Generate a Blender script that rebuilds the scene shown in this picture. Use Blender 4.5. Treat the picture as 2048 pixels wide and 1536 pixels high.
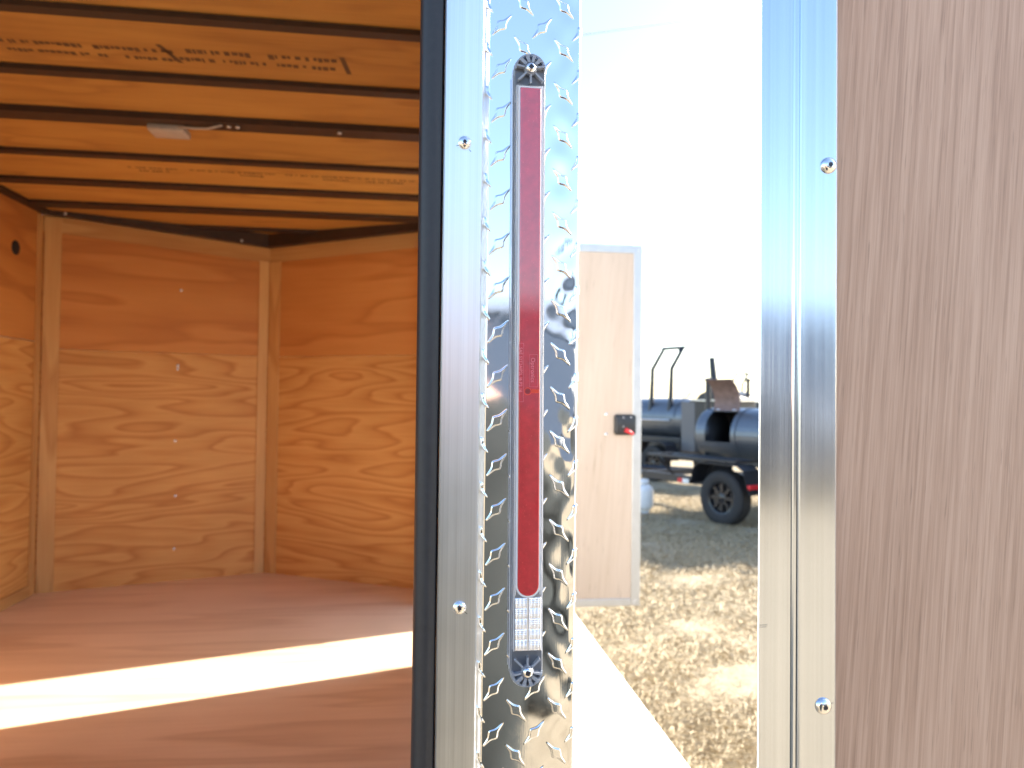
import bpy, bmesh, math, random
import numpy as np
from mathutils import Vector, Matrix

for o in list(bpy.data.objects):
    bpy.data.objects.remove(o)
random.seed(7)
rng = np.random.default_rng(11)
S = bpy.context.scene
COL = S.collection
R = math.radians

# ------------------------------------------------------------------ camera, sky, sun, exposure
yaw, pitch, roll = R(7.5), R(1.25), R(0.7)
F = Vector((math.sin(yaw)*math.cos(pitch), math.cos(yaw)*math.cos(pitch), math.sin(pitch)))
R0 = Vector((math.cos(yaw), -math.sin(yaw), 0))
U0 = R0.cross(F)
RT = math.cos(roll)*R0 + math.sin(roll)*U0
UP = -math.sin(roll)*R0 + math.cos(roll)*U0
cd = bpy.data.cameras.new('camera')
cam = bpy.data.objects.new('camera', cd)
COL.objects.link(cam)
cam.matrix_world = Matrix(((RT.x, UP.x, -F.x, 0), (RT.y, UP.y, -F.y, 0), (RT.z, UP.z, -F.z, 1.55), (0, 0, 0, 1)))
cd.sensor_width = 36
cd.lens = 36*1480/2048
cd.clip_start = 0.02
cd.clip_end = 2000
cd.dof.use_dof = True
cd.dof.focus_distance = 0.49
cd.dof.aperture_fstop = 11.0
S.camera = cam

SUN_EL = 29.0
sun_h = Vector((0.949, 0.314, 0)).normalized()          # towards the sun, on the ground plan
w = bpy.data.worlds.new('World')
S.world = w
w.use_nodes = True
wn = w.node_tree.nodes
sky = wn.new('ShaderNodeTexSky')
sky.sky_type = 'NISHITA'
sky.sun_disc = False
sky.sun_elevation = R(SUN_EL)
sky.sun_rotation = math.atan2(sun_h.x, sun_h.y)
sky.air_density = 1.0
sky.dust_density = 0.9
sky.ozone_density = 1.6
bg = wn['Background']
bg.inputs['Strength'].default_value = 0.115
w.node_tree.links.new(sky.outputs[0], bg.inputs['Color'])
sl = bpy.data.lights.new('sun', 'SUN')
sl.energy = 5.0
sl.angle = R(0.5)
sl.color = (1.0, 0.93, 0.82)
sun = bpy.data.objects.new('sun', sl)
COL.objects.link(sun)
sd = Vector((sun_h.x*math.cos(R(SUN_EL)), sun_h.y*math.cos(R(SUN_EL)), math.sin(R(SUN_EL))))
sun.rotation_euler = sd.to_track_quat('Z', 'Y').to_euler()
sun.location = (8, 3, 8)
vs = S.view_settings
S.display_settings.display_device = 'sRGB'
vs.view_transform = 'Standard'
vs.look = 'None'
vs.gamma = 1
vs.use_curve_mapping = False
vs.exposure = 2.15
S.render.engine = 'CYCLES'
S.cycles.max_bounces = 12
S.cycles.diffuse_bounces = 6
S.cycles.glossy_bounces = 6
S.cycles.transmission_bounces = 8
S.cycles.sample_clamp_indirect = 6

# ------------------------------------------------------------------ material helpers
class NT:
    def __init__(self, name):
        self.m = bpy.data.materials.new(name)
        self.m.use_nodes = True
        self.t = self.m.node_tree
        self.b = self.t.nodes['Principled BSDF']
    def n(self, typ, **kw):
        nd = self.t.nodes.new(typ)
        for k, v in kw.items():
            setattr(nd, k, v)
        return nd
    def link(self, a, b):
        self.t.links.new(a, b)
    def val(self, sock, v):
        if hasattr(v, 'is_linked') or isinstance(v, bpy.types.NodeSocket):
            self.link(v, sock)
        else:
            sock.default_value = v
    def math(self, op, a, b=0.0):
        nd = self.n('ShaderNodeMath', operation=op)
        self.val(nd.inputs[0], a)
        self.val(nd.inputs[1], b)
        return nd.outputs[0]
    def coords(self, kind='Object', scale=(1, 1, 1), rot=(0, 0, 0), rand=0.0):
        tc = self.n('ShaderNodeTexCoord')
        mp = self.n('ShaderNodeMapping')
        src = tc.outputs[kind]
        if any(rot):                       # turn first, then stretch along the turned axes
            m0 = self.n('ShaderNodeMapping')
            self.link(src, m0.inputs['Vector'])
            m0.inputs['Rotation'].default_value = rot
            src = m0.outputs[0]
        self.link(src, mp.inputs['Vector'])
        mp.inputs['Scale'].default_value = scale
        if rand:
            oi = self.n('ShaderNodeObjectInfo')
            v = self.math('MULTIPLY', oi.outputs['Random'], rand)
            cb = self.n('ShaderNodeCombineXYZ')
            self.link(v, cb.inputs[2])
            v2 = self.math('MULTIPLY', oi.outputs['Random'], rand*3.7)
            self.link(v2, cb.inputs[0])
            self.link(cb.outputs[0], mp.inputs['Location'])
        return mp.outputs[0]
    def noise(self, vec, scale, detail=4.0, rough=0.55, dist=0.0):
        nd = self.n('ShaderNodeTexNoise')
        self.link(vec, nd.inputs['Vector'])
        nd.inputs['Scale'].default_value = scale
        nd.inputs['Detail'].default_value = detail
        nd.inputs['Roughness'].default_value = rough
        nd.inputs['Distortion'].default_value = dist
        return nd.outputs['Fac']
    def ramp(self, fac, stops):
        nd = self.n('ShaderNodeValToRGB')
        self.link(fac, nd.inputs[0])
        el = nd.color_ramp.elements
        while len(el) < len(stops):
            el.new(0.5)
        for e, (p, c) in zip(el, stops):
            e.position = p
            e.color = (c[0], c[1], c[2], 1) if len(c) == 3 else c
        return nd.outputs[0]
    def mix(self, fac, a, b, typ='MIX'):
        nd = self.n('ShaderNodeMix', data_type='RGBA', blend_type=typ)
        self.val(nd.inputs[0], fac)
        for s, v in ((nd.inputs[6], a), (nd.inputs[7], b)):
            if isinstance(v, bpy.types.NodeSocket):
                self.link(v, s)
            else:
                s.default_value = (v[0], v[1], v[2], 1)
        return nd.outputs[2]
    def bump(self, h, strength=0.3, dist=0.002):
        nd = self.n('ShaderNodeBump')
        self.link(h, nd.inputs['Height'])
        nd.inputs['Strength'].default_value = strength
        nd.inputs['Distance'].default_value = dist
        self.link(nd.outputs[0], self.b.inputs['Normal'])
    def set(self, **kw):
        mp = dict(col='Base Color', rough='Roughness', metal='Metallic', trans='Transmission Weight', ior='IOR',
                  coat='Coat Weight', coatr='Coat Roughness', coati='Coat IOR', spec='Specular IOR Level', aniso='Anisotropic', anisor='Anisotropic Rotation')
        for k, v in kw.items():
            s = self.b.inputs[mp[k]]
            if isinstance(v, bpy.types.NodeSocket):
                self.link(v, s)
            elif k == 'col':
                s.default_value = (v[0], v[1], v[2], 1)
            else:
                s.default_value = v
        return self.m

def plain(name, col, rough=0.5, metal=0.0, var=0.12, scale=30.0, **kw):
    t = NT(name)
    v = t.coords('Object')
    n = t.noise(v, scale, 5)
    c = t.ramp(n, [(0.25, [x*(1-var) for x in col]), (0.75, [min(1, x*(1+var)) for x in col])])
    r = t.math('ADD', t.math('MULTIPLY', n, 0.2), rough-0.1)
    return t.set(col=c, rough=r, metal=metal, **kw)

def veneer(name, light, mid, dark, K=13.0, su=0.55, sv=4.2, rough=0.62, rand=9.0, fine=0.22, vary=1.0, spec=0.5):
    """rotary cut softwood plywood: contour loops along the sheet (u), plus fine fibres"""
    t = NT(name)
    v = t.coords('UV', (su, sv, 1), rand=rand)
    base = t.noise(v, 1.25, 2.2, 0.5, 0.25)
    saw = t.math('FRACT', t.math('MULTIPLY', base, K))
    ring = t.ramp(saw, [(0.0, light), (0.30, [l*0.7+m*0.3 for l, m in zip(light, mid)]), (0.62, mid), (0.84, dark), (0.93, mid), (1.0, light)])
    vf = t.coords('UV', (5, 160, 1), rand=rand)
    fib = t.noise(vf, 1.0, 4, 0.6)
    big = t.noise(t.coords('UV', (0.8, 1.3, 1), rand=rand*1.7), 1.0, 3, 0.6)
    c = t.mix(fine, ring, t.ramp(fib, [(0.3, dark), (0.6, light)]), 'MIX')
    c = t.mix(0.55, c, t.ramp(big, [(0.3, (0.72, 0.66, 0.58)), (0.7, (1.08, 1.08, 1.08))]), 'MULTIPLY')
    oi2 = t.n('ShaderNodeObjectInfo')
    tone = t.ramp(oi2.outputs['Random'], [(0.0, (0.80, 0.76, 0.70)), (0.5, (1.0, 0.97, 0.92)), (1.0, (1.06, 1.06, 1.06))])
    c = t.mix(vary, c, tone, 'MULTIPLY')
    kn = t.noise(t.coords('UV', (1.6, 2.6, 1), rand=rand*2.3), 1.6, 2, 0.5)
    c = t.mix(t.ramp(kn, [(0.76, (0, 0, 0)), (0.82, (0.75, 0.75, 0.75))]), c, [x*0.45 for x in dark])
    t.bump(fib, 0.12, 0.001)
    return t.set(col=c, rough=rough, spec=spec)

def streaks(name, a, b, c3, tilt=-0.07, fx=620.0, fz=11.0, rough=0.6, axis='XZ', knots=True, pale=0.35):
    """straight-grained luan plywood with thin pores running up the sheet"""
    t = NT(name)
    v = t.coords('Object', (fx, fx, fz), (0, tilt, 0))
    warp = t.noise(t.coords('Object', (3, 3, 1.4)), 1.0, 2)
    n1 = t.noise(v, 1.0, 3.0, 0.6)
    n2 = t.noise(t.coords('Object', (fx*0.22, fx*0.22, fz*0.4), (0, tilt, 0)), 1.0, 3, 0.55)
    big = t.noise(t.coords('Object', (7, 7, 1.5), (0, tilt, 0)), 1.0, 3, 0.55)
    n = t.math('ADD', t.math('MULTIPLY', n1, 0.72), t.math('MULTIPLY', n2, 0.28))
    c = t.ramp(n, [(0.34, c3), (0.47, a), (0.62, b)])
    c = t.mix(pale, c, t.ramp(big, [(0.3, c3), (0.5, a), (0.7, b)]))
    pore = t.noise(t.coords('Object', (fx*1.3, fx*1.3, fz*3.2), (0, tilt, 0)), 1.0, 1.5)
    c = t.mix(t.ramp(pore, [(0.63, (0, 0, 0)), (0.74, (0.4, 0.4, 0.4))]), c, [x*0.62 for x in c3])
    t.bump(n1, 0.25, 0.0006)
    return t.set(col=c, rough=rough)

def brushed(name, col=(0.80, 0.81, 0.82), rough=0.24, fx=900.0, fz=2.5):
    t = NT(name)
    n1 = t.noise(t.coords('Object', (fx, fx, fz)), 1.0, 3, 0.6)
    n2 = t.noise(t.coords('Object', (fx*0.12, fx*0.12, fz*0.2)), 1.0, 3, 0.6)
    n3 = t.noise(t.coords('Object', (40, 40, 40)), 1.0, 5, 0.6)
    c = t.ramp(t.math('ADD', t.math('MULTIPLY', n1, 0.4), t.math('MULTIPLY', n2, 0.6)),
               [(0.35, [x*0.86 for x in col]), (0.65, [min(1, x*1.05) for x in col])])
    r = t.math('ADD', t.math('ADD', t.math('MULTIPLY', n2, 0.16), t.math('MULTIPLY', n3, 0.06)), rough-0.11)
    t.bump(n1, 0.10, 0.0003)
    return t.set(col=c, rough=r, metal=1.0)

M = {}
M['ply'] = veneer('pine_plywood', (0.74, 0.40, 0.130), (0.65, 0.305, 0.082), (0.51, 0.195, 0.043), K=15.0, su=0.5, sv=3.3, fine=0.30)
M['ply_plain'] = veneer('plain_pine_plywood', (0.66, 0.290, 0.078), (0.60, 0.245, 0.060), (0.50, 0.185, 0.042), K=5, su=0.6, sv=3.2)
M['ply_trim'] = veneer('pine_trim', (0.72, 0.43, 0.17), (0.64, 0.35, 0.125), (0.54, 0.26, 0.08), K=4, fine=0.3)
M['ceil'] = veneer('roof_plywood', (0.62, 0.335, 0.082), (0.55, 0.28, 0.062), (0.42, 0.195, 0.042), K=3, su=1.5, sv=5, fine=0.4)
M['floor'] = veneer('floor_plywood', (0.86, 0.64, 0.45), (0.78, 0.56, 0.38), (0.66, 0.44, 0.28), K=4, su=0.5, sv=4.5, fine=0.35, rough=0.38, vary=0.0)
M['luan'] = streaks('luan_plywood', (0.44, 0.275, 0.190), (0.55, 0.365, 0.265), (0.30, 0.175, 0.115))
M['luan_pale'] = streaks('pale_luan_plywood', (0.50, 0.405, 0.325), (0.55, 0.455, 0.375), (0.45, 0.355, 0.275), fx=60, fz=2.5, pale=0.5)
M['jamb'] = brushed('brushed_aluminium', (0.88, 0.885, 0.89), 0.33)
M['alu'] = brushed('aluminium_extrusion', (0.64, 0.69, 0.78), 0.145, 500, 1.2)
M['alu_dull'] = plain('mill_aluminium', (0.55, 0.56, 0.57), 0.45, 0.85, 0.06)
M['fender'] = plain('white_fender', (0.80, 0.80, 0.78), 0.45, 0.0, 0.04)
M['rubber'] = plain('black_rubber', (0.022, 0.022, 0.026), 0.46, 0, 0.2, 200)
M['bow'] = plain('dark_steel_paint', (0.040, 0.020, 0.013), 0.5, 0, 0.25)
M['bolt'] = plain('zinc_bolt', (0.7, 0.7, 0.72), 0.3, 1.0)
M['chrome'] = plain('polished_screw', (0.86, 0.86, 0.88), 0.12, 1.0, 0.05)
M['dark'] = plain('recess_dark', (0.03, 0.03, 0.04), 0.4, 0.3)
M['white_plastic'] = plain('white_plastic', (0.46, 0.40, 0.36), 0.4)
M['skin_white'] = plain('white_aluminium_skin', (0.78, 0.79, 0.80), 0.35, 0, 0.03, 2)
M['skin_grey'] = plain('charcoal_aluminium_skin', (0.10, 0.115, 0.14), 0.35, 0, 0.05, 2)
M['ink'] = plain('stamp_ink', (0.13, 0.062, 0.022), 0.7, 0, 0.3)
M['black_plastic'] = plain('black_plastic', (0.025, 0.026, 0.03), 0.35)
M['red_plastic'] = plain('red_plastic', (0.62, 0.02, 0.03), 0.35)
M['white_tape'] = plain('white_reflective_tape', (0.82, 0.84, 0.85), 0.35)
M['black_paint'] = plain('black_trailer_paint', (0.014, 0.016, 0.022), 0.42, 0, 0.25)
M['tyre'] = plain('tyre_rubber', (0.022, 0.022, 0.024), 0.75)
M['rim'] = plain('black_rim', (0.02, 0.02, 0.024), 0.25)
M['barrel'] = plain('grey_barrel_steel', (0.13, 0.15, 0.18), 0.33, 0.6, 0.15, 4)
M['box_grey'] = plain('grey_box_steel', (0.13, 0.13, 0.14), 0.5, 0.2)
M['rust'] = plain('rusty_steel', (0.17, 0.115, 0.105), 0.6, 0.3, 0.35, 12)
M['soot'] = plain('sooty_inside', (0.012, 0.012, 0.014), 0.8)
M['green_cap'] = plain('green_cap', (0.05, 0.20, 0.10), 0.4)
M['tank'] = plain('white_tank_paint', (0.78, 0.80, 0.80), 0.35, 0, 0.03)
M['bark'] = plain('grey_bark', (0.13, 0.10, 0.085), 0.85)
M['cable'] = plain('cable_grey', (0.05, 0.055, 0.06), 0.6)
M['leaf'] = plain('cedar_leaf', (0.035, 0.05, 0.03), 0.7, 0, 0.5, 3)
M['brush'] = plain('winter_brush', (0.07, 0.045, 0.035), 0.85, 0, 0.4, 1)

def m_plate():
    t = NT('polished_tread_plate')
    v = t.coords('Object')
    n = t.noise(v, 120, 5, 0.6)
    n2 = t.noise(t.coords('Object', (2200, 2200, 60)), 1.0, 2)
    r = t.ramp(n, [(0.3, (0.035,)*3), (0.75, (0.085,)*3)])
    t.bump(n2, 0.02, 0.0002)
    return t.set(col=(0.83, 0.84, 0.86), rough=r, metal=1.0)
M['plate'] = m_plate()

def m_lens():
    t = NT('red_lens')
    v = t.coords('Object')
    n = t.noise(v, 160, 4, 0.6)
    sp = t.noise(v, 900, 2)
    c = t.ramp(n, [(0.3, (0.38, 0.003, 0.012)), (0.7, (0.52, 0.006, 0.018))])
    c = t.mix(t.ramp(sp, [(0.66, (0, 0, 0)), (0.74, (0.5, 0.5, 0.5))]), c, (0.85, 0.06, 0.07))
    t.bump(n, 0.15, 0.0008)
    return t.set(col=c, rough=0.25, coat=1.0, coatr=0.06, spec=0.7, coati=1.95)
M['lens'] = m_lens()
M['lens_mark'] = plain('lens_marking', (0.72, 0.16, 0.20), 0.35)
M['lens_ring'] = plain('lens_grommet', (0.60, 0.05, 0.025), 0.3)
M['lens_dark'] = plain('lens_grommet_hole', (0.20, 0.02, 0.025), 0.3)
def m_clear(name, col, rough, tr):
    t = NT(name)
    n = t.noise(t.coords('Object'), 250, 3)
    r = t.math('ADD', t.math('MULTIPLY', n, 0.08), rough)
    return t.set(col=col, rough=r, trans=tr, ior=1.49)
M['clear'] = m_clear('clear_polycarbonate', (0.86, 0.87, 0.90), 0.03, 0.88)
M['clear_grey'] = m_clear('grey_cap_plastic', (0.17, 0.18, 0.21), 0.08, 0.3)
M['base_clear'] = m_clear('pale_base_plastic', (0.62, 0.64, 0.69), 0.10, 0.55)
M['spoke'] = m_clear('frosted_spoke_plastic', (0.50, 0.53, 0.60), 0.08, 0.5)
M['bead'] = m_clear('frosted_bead_plastic', (0.86, 0.86, 0.90), 0.12, 0.3)
M['backup'] = plain('backup_reflector', (0.88, 0.89, 0.94), 0.16, 0.75, 0.05, 300)

def m_ground():
    t = NT('dry_ground')
    v = t.coords('Object')
    a = t.noise(v, 0.7, 6, 0.62)
    b = t.noise(v, 13.0, 8, 0.7)
    d = t.noise(t.coords('Object', (170, 60, 1), (0, 0, 0.5)), 1.0, 6, 0.7)
    n = t.math('ADD', t.math('MULTIPLY', a, 0.25), t.math('ADD', t.math('MULTIPLY', b, 0.4), t.math('MULTIPLY', d, 0.35)))
    c = t.ramp(n, [(0.36, (0.10, 0.073, 0.046)), (0.43, (0.24, 0.185, 0.117)), (0.52, (0.34, 0.275, 0.18)), (0.64, (0.44, 0.365, 0.25))])
    g = t.noise(v, 2.3, 4, 0.6)
    c = t.mix(t.ramp(g, [(0.66, (0, 0, 0)), (0.75, (0.35, 0.35, 0.35))]), c, (0.12, 0.14, 0.06))
    t.bump(n, 0.8, 0.022)
    return t.set(col=c, rough=0.9, spec=0.2)
M['ground'] = m_ground()
def m_straw():
    t = NT('dry_straw')
    g = t.n('ShaderNodeNewGeometry')
    mp = t.n('ShaderNodeMapping')
    t.link(g.outputs['Position'], mp.inputs[0])
    n = t.noise(mp.outputs[0], 32, 6, 0.7)
    c = t.ramp(n, [(0.3, (0.22, 0.16, 0.085)), (0.5, (0.40, 0.315, 0.185)), (0.7, (0.54, 0.44, 0.28))])
    return t.set(col=c, rough=0.7)
M['straw'] = m_straw()

# ------------------------------------------------------------------ mesh helpers
ORG = {}          # world (or local build frame) origin of every parent
def link_mesh(name, verts, faces, mats, parent=None, smooth=False, uvs=None, matidx=None, origin=None, kind=None):
    verts = np.asarray(verts, dtype=float)
    if origin is None:
        origin = (verts.min(0)+verts.max(0))/2
    origin = np.asarray(origin, dtype=float)
    me = bpy.data.meshes.new(name)
    me.from_pydata((verts-origin).tolist(), [], [tuple(f) for f in faces])
    if not isinstance(mats, (list, tuple)):
        mats = [mats]
    for m in mats:
        me.materials.append(M[m])
    if matidx is not None:
        me.polygons.foreach_set('material_index', matidx)
    if smooth:
        me.polygons.foreach_set('use_smooth', [True]*len(me.polygons))
    if uvs is not None:
        uv = me.uv_layers.new(name='UVMap')
        li = [0]*len(me.loops)
        me.loops.foreach_get('vertex_index', li)
        arr = np.asarray(uvs, dtype=float)[np.array(li)]
        uv.data.foreach_set('uv', arr.ravel())
    me.validate()
    me.update()
    o = bpy.data.objects.new(name, me)
    COL.objects.link(o)
    po = ORG.get(parent.name, np.zeros(3)) if parent else np.zeros(3)
    if parent:
        o.parent = parent
    o.location = tuple(origin-po)
    ORG[o.name] = origin
    if kind:
        o['kind'] = kind
    return o

def empty(name, loc, parent=None):
    o = bpy.data.objects.new(name, None)
    o.empty_display_size = 0.1
    COL.objects.link(o)
    po = np.zeros(3)
    if parent:
        o.parent = parent
        po = ORG[parent.name]
    o.location = tuple(np.asarray(loc, dtype=float)-po)
    ORG[o.name] = np.asarray(loc, dtype=float)
    return o

def tag(o, label, cat, group=None):
    o['label'] = label
    o['category'] = cat
    if group:
        o['group'] = group
    return o

class MB:
    """collects shapes for one mesh"""
    def __init__(s):
        s.v, s.f, s.mi = [], [], []
    def add(s, v, f, mi=0):
        k = len(s.v)
        s.v += [tuple(p) for p in v]
        s.f += [tuple(i+k for i in q) for q in f]
        s.mi += [mi]*len(f)
        return s
    def box(s, lo, hi, mi=0, bev=0.0):
        bm = bmesh.new()
        bmesh.ops.create_cube(bm, size=1)
        for v in bm.verts:
            v.co = Vector([lo[i]+(v.co[i]+0.5)*(hi[i]-lo[i]) for i in range(3)])
        if bev:
            bmesh.ops.bevel(bm, geom=bm.edges[:], offset=bev, segments=2, affect='EDGES', profile=0.5)
        bm.verts.index_update()
        s.add([v.co[:] for v in bm.verts], [[v.index for v in f.verts] for f in bm.faces], mi)
        bm.free()
        return s
    def tube(s, pts, rad, seg=10, mi=0, cap=True):
        pts = [Vector(p) for p in pts]
        rads = rad if isinstance(rad, (list, tuple)) else [rad]*len(pts)
        vs_, fs = [], []
        prev = None
        for i, p in enumerate(pts):
            d = (pts[min(i+1, len(pts)-1)]-pts[max(i-1, 0)]).normalized()
            a = Vector((0, 0, 1)) if abs(d.z) < 0.9 else Vector((1, 0, 0))
            if prev is not None:
                a = prev
            u = (a-d*a.dot(d)).normalized()
            prev = u
            q = d.cross(u)
            for k in range(seg):
                t = 2*math.pi*k/seg
                vs_.append(p+(u*math.cos(t)+q*math.sin(t))*rads[i])
        for i in range(len(pts)-1):
            for k in range(seg):
                fs.append((i*seg+k, i*seg+(k+1) % seg, (i+1)*seg+(k+1) % seg, (i+1)*seg+k))
        if cap:
            fs.append(tuple(range(seg))[::-1])
            fs.append(tuple((len(pts)-1)*seg+k for k in range(seg)))
        return s.add(vs_, fs, mi)
    def lathe(s, prof, c, axis, seg=24, mi=0):
        """prof: (radius, height along axis)"""
        d = Vector(axis).normalized()
        a = Vector((0, 0, 1)) if abs(d.z) < 0.9 else Vector((1, 0, 0))
        u = (a-d*a.dot(d)).normalized()
        q = d.cross(u)
        c = Vector(c)
        vs_, fs = [], []
        for r_, h in prof:
            for k in range(seg):
                t = 2*math.pi*k/seg
                vs_.append(c+d*h+(u*math.cos(t)+q*math.sin(t))*max(r_, 1e-6))
        for i in range(len(prof)-1):
            for k in range(seg):
                fs.append((i*seg+k, i*seg+(k+1) % seg, (i+1)*seg+(k+1) % seg, (i+1)*seg+k))
        if prof[0][0] > 1e-5:
            fs.append(tuple(range(seg))[::-1])
        if prof[-1][0] > 1e-5:
            fs.append(tuple((len(prof)-1)*seg+k for k in range(seg)))
        return s.add(vs_, fs, mi)
    def prism(s, poly, y0, y1, mi=0):
        """poly in (x, z), extruded along y"""
        n = len(poly)
        vs_ = [(p[0], y0, p[1]) for p in poly]+[(p[0], y1, p[1]) for p in poly]
        fs = [tuple(range(n)), tuple(range(2*n-1, n-1, -1))]
        fs += [(i, i+n, (i+1) % n+n, (i+1) % n) for i in range(n)]
        return s.add(vs_, fs, mi)
    def build(s, name, mats, parent=None, smooth=False, **kw):
        o = link_mesh(name, s.v, s.f, mats, parent, smooth, matidx=s.mi, **kw)
        bm = bmesh.new()
        bm.from_mesh(o.data)
        bmesh.ops.recalc_face_normals(bm, faces=bm.faces[:])
        bm.to_mesh(o.data)
        bm.free()
        return o

def smooth_by_angle(o, deg=35):
    me = o.data
    me.polygons.foreach_set('use_smooth', [True]*len(me.polygons))
    bm = bmesh.new()
    bm.from_mesh(me)
    for e in bm.edges:
        if len(e.link_faces) == 2 and e.calc_face_angle(0) > R(deg):
            e.smooth = False
    bm.to_mesh(me)
    bm.free()
    return o

def slab(name, p, q, zs, th, mat, parent, back=None, upright=False):
    """upright sheet between plan points p and q; zs = (z0 at p, z1 at p, z0 at q, z1 at q); faces the trailer inside.
    th runs away from the face along `back`; uv in metres"""
    p, q = np.array(p, float), np.array(q, float)
    L = np.linalg.norm(q-p)
    d = (q-p)/L
    n = np.array([-d[1], d[0]]) if back is None else np.array(back, float)
    za, zb, zc, zd = zs
    v, uv = [], []
    for off in (0, th):
        for (pt, z, u) in ((p, za, 0), (q, zc, L), (q, zd, L), (p, zb, 0)):
            v.append((pt[0]+n[0]*off, pt[1]+n[1]*off, z))
            uv.append((z, u+off) if upright else (u+off, z))
    f = [(0, 1, 2, 3), (7, 6, 5, 4), (0, 4, 5, 1), (1, 5, 6, 2), (2, 6, 7, 3), (3, 7, 4, 0)]
    return link_mesh(name, v, f, mat, parent, uvs=uv)

def sheet(name, poly, z, th, mat, parent, su=0):
    """flat sheet, poly in plan; uv with grain along x (su=0) or y (su=1)"""
    n = len(poly)
    v = [(x, y, z) for x, y in poly]+[(x, y, z+th) for x, y in poly]
    uv = [((x, y) if su == 0 else (y, x)) for x, y in poly]*2
    f = [tuple(range(n))[::-1], tuple(range(n, 2*n))]+[(i, (i+1) % n, (i+1) % n+n, i+n) for i in range(n)]
    return link_mesh(name, v, f, mat, parent, uvs=uv)

def dup(o, parent=None):
    c = o.copy()
    COL.objects.link(c)
    if parent:
        c.parent = parent
    for ch in list(o.children):
        dup(ch, c)
    return c

# ------------------------------------------------------------------ ground
def build_ground():
    xs = np.concatenate([[-900, -300, -100, -40, -15, -6], np.linspace(-2.5, 9, 116), [14, 25, 60, 150, 400, 900]])
    ys = np.concatenate([[-900, -300, -100, -40, -15, -5], np.linspace(-1, 14, 151), [20, 35, 70, 160, 400, 900]])
    X, Y = np.meshgrid(xs, ys)
    Z = np.zeros_like(X)
    for k in range(26):
        a = rng.uniform(0, 6.28)
        fr = rng.uniform(1.0, 14)
        Z += np.sin((X*math.cos(a)+Y*math.sin(a))*fr+rng.uniform(0, 6.28))*0.010/(1+fr*0.18)
    m = ((X > -2.6) & (X < 9.1) & (Y > -1.1) & (Y < 14.1))
    Z = np.where(m, Z, 0)
    nx, ny = len(xs), len(ys)
    v = np.stack([X.ravel(), Y.ravel(), Z.ravel()], 1)
    f = [(j*nx+i, j*nx+i+1, (j+1)*nx+i+1, (j+1)*nx+i) for j in range(ny-1) for i in range(nx-1)]
    return link_mesh('ground', v, f, 'ground', None, True, origin=(0, 0, 0), kind='structure')
build_ground()

def build_straw():
    N = 90000
    y = 2.2+10.5*rng.random(N)**1.3
    x = 0.25*y+rng.random(N)*(0.30*y+0.9)-0.35
    L = rng.uniform(0.015, 0.065, N)
    wd = rng.uniform(0.001, 0.0026, N)*(0.7+y*0.12)
    a = rng.uniform(0, 2*math.pi, N)
    lift = rng.uniform(-0.003, 0.03, N)
    z0 = rng.uniform(0.0, 0.028, N)
    dx, dy = np.cos(a), np.sin(a)
    v = np.empty((N, 4, 3))
    for k, (s, tt) in enumerate(((-1, 0), (1, 0), (0.4, 1), (-0.4, 1))):
        v[:, k, 0] = x+dx*L*tt-dy*wd*s
        v[:, k, 1] = y+dy*L*tt+dx*wd*s
        v[:, k, 2] = z0+lift*tt+0.002*s
    f = np.arange(N*4).reshape(N, 4).tolist()
    o = link_mesh('dry_grass', v.reshape(-1, 3), f, 'straw', None, origin=(2, 6, 0), kind='stuff')
    tag(o, 'loose dry straw and dead grass strewn over the tan ground', 'grass')
build_straw()

# ------------------------------------------------------------------ the cargo trailer we look into
FZ = 0.55           # floor
ZR = 2.48           # underside of roof sheets
LX, RX = -1.88, 0.055
A = (LX, 4.01)
B = (-0.835, 4.39)
D = (RX, 3.93)
T = empty('cargo_trailer', (-0.9, 2.2, 0))
tag(T, 'open plywood lined cargo trailer with tread plate rear post and long red tail light', 'trailer')

fl = sheet('floor_panel', [(LX, 0.50), (RX, 0.50), (RX, 1.70), (LX, 1.70)], FZ-0.02, 0.02, 'floor', T)
fl = sheet('floor_panel', [(LX, 1.703), (RX, 1.703), D, B, A], FZ-0.02, 0.02, 'floor', T)

def on(p, q, s):
    p, q = np.array(p), np.array(q)
    return tuple(p+(q-p)/np.linalg.norm(q-p)*s)
LVL = np.linalg.norm(np.array(B)-np.array(A))
LVR = np.linalg.norm(np.array(D)-np.array(B))
ZS = 1.800           # sheet joint height
def ztop_l(s):       # top of the wall board along the left half of the nose
    return 2.462+(2.405-2.462)*s/LVL
def ztop_r(s):
    return 2.405+(2.440-2.405)*s/LVR
# left side wall
slab('wall_panel', (LX, 0.56), (LX, 2.9), (FZ, ZS+0.012, FZ, ZS+0.012), 0.012, 'ply', T, back=(-1, 0))
slab('wall_panel', (LX, 2.904), (LX, 4.0), (FZ, ZS+0.012, FZ, ZS+0.012), 0.012, 'ply', T, back=(-1, 0))
lw = slab('wall_panel', (LX, 0.56), (LX, 2.9), (ZS+0.016, 2.47, ZS+0.016, 2.47), 0.012, 'ply_plain', T, back=(-1, 0))
lw = slab('wall_panel', (LX, 2.904), (LX, 4.0), (ZS+0.016, 2.47, ZS+0.016, 2.47), 0.012, 'ply_plain', T, back=(-1, 0))
MB().lathe([(0.034, 0), (0.034, 0.004), (0.028, 0.007), (0.001, 0.007)], (LX, 3.76, 2.242), (1, 0, 0), 20).build('vent_hole', 'soot', T)
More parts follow.
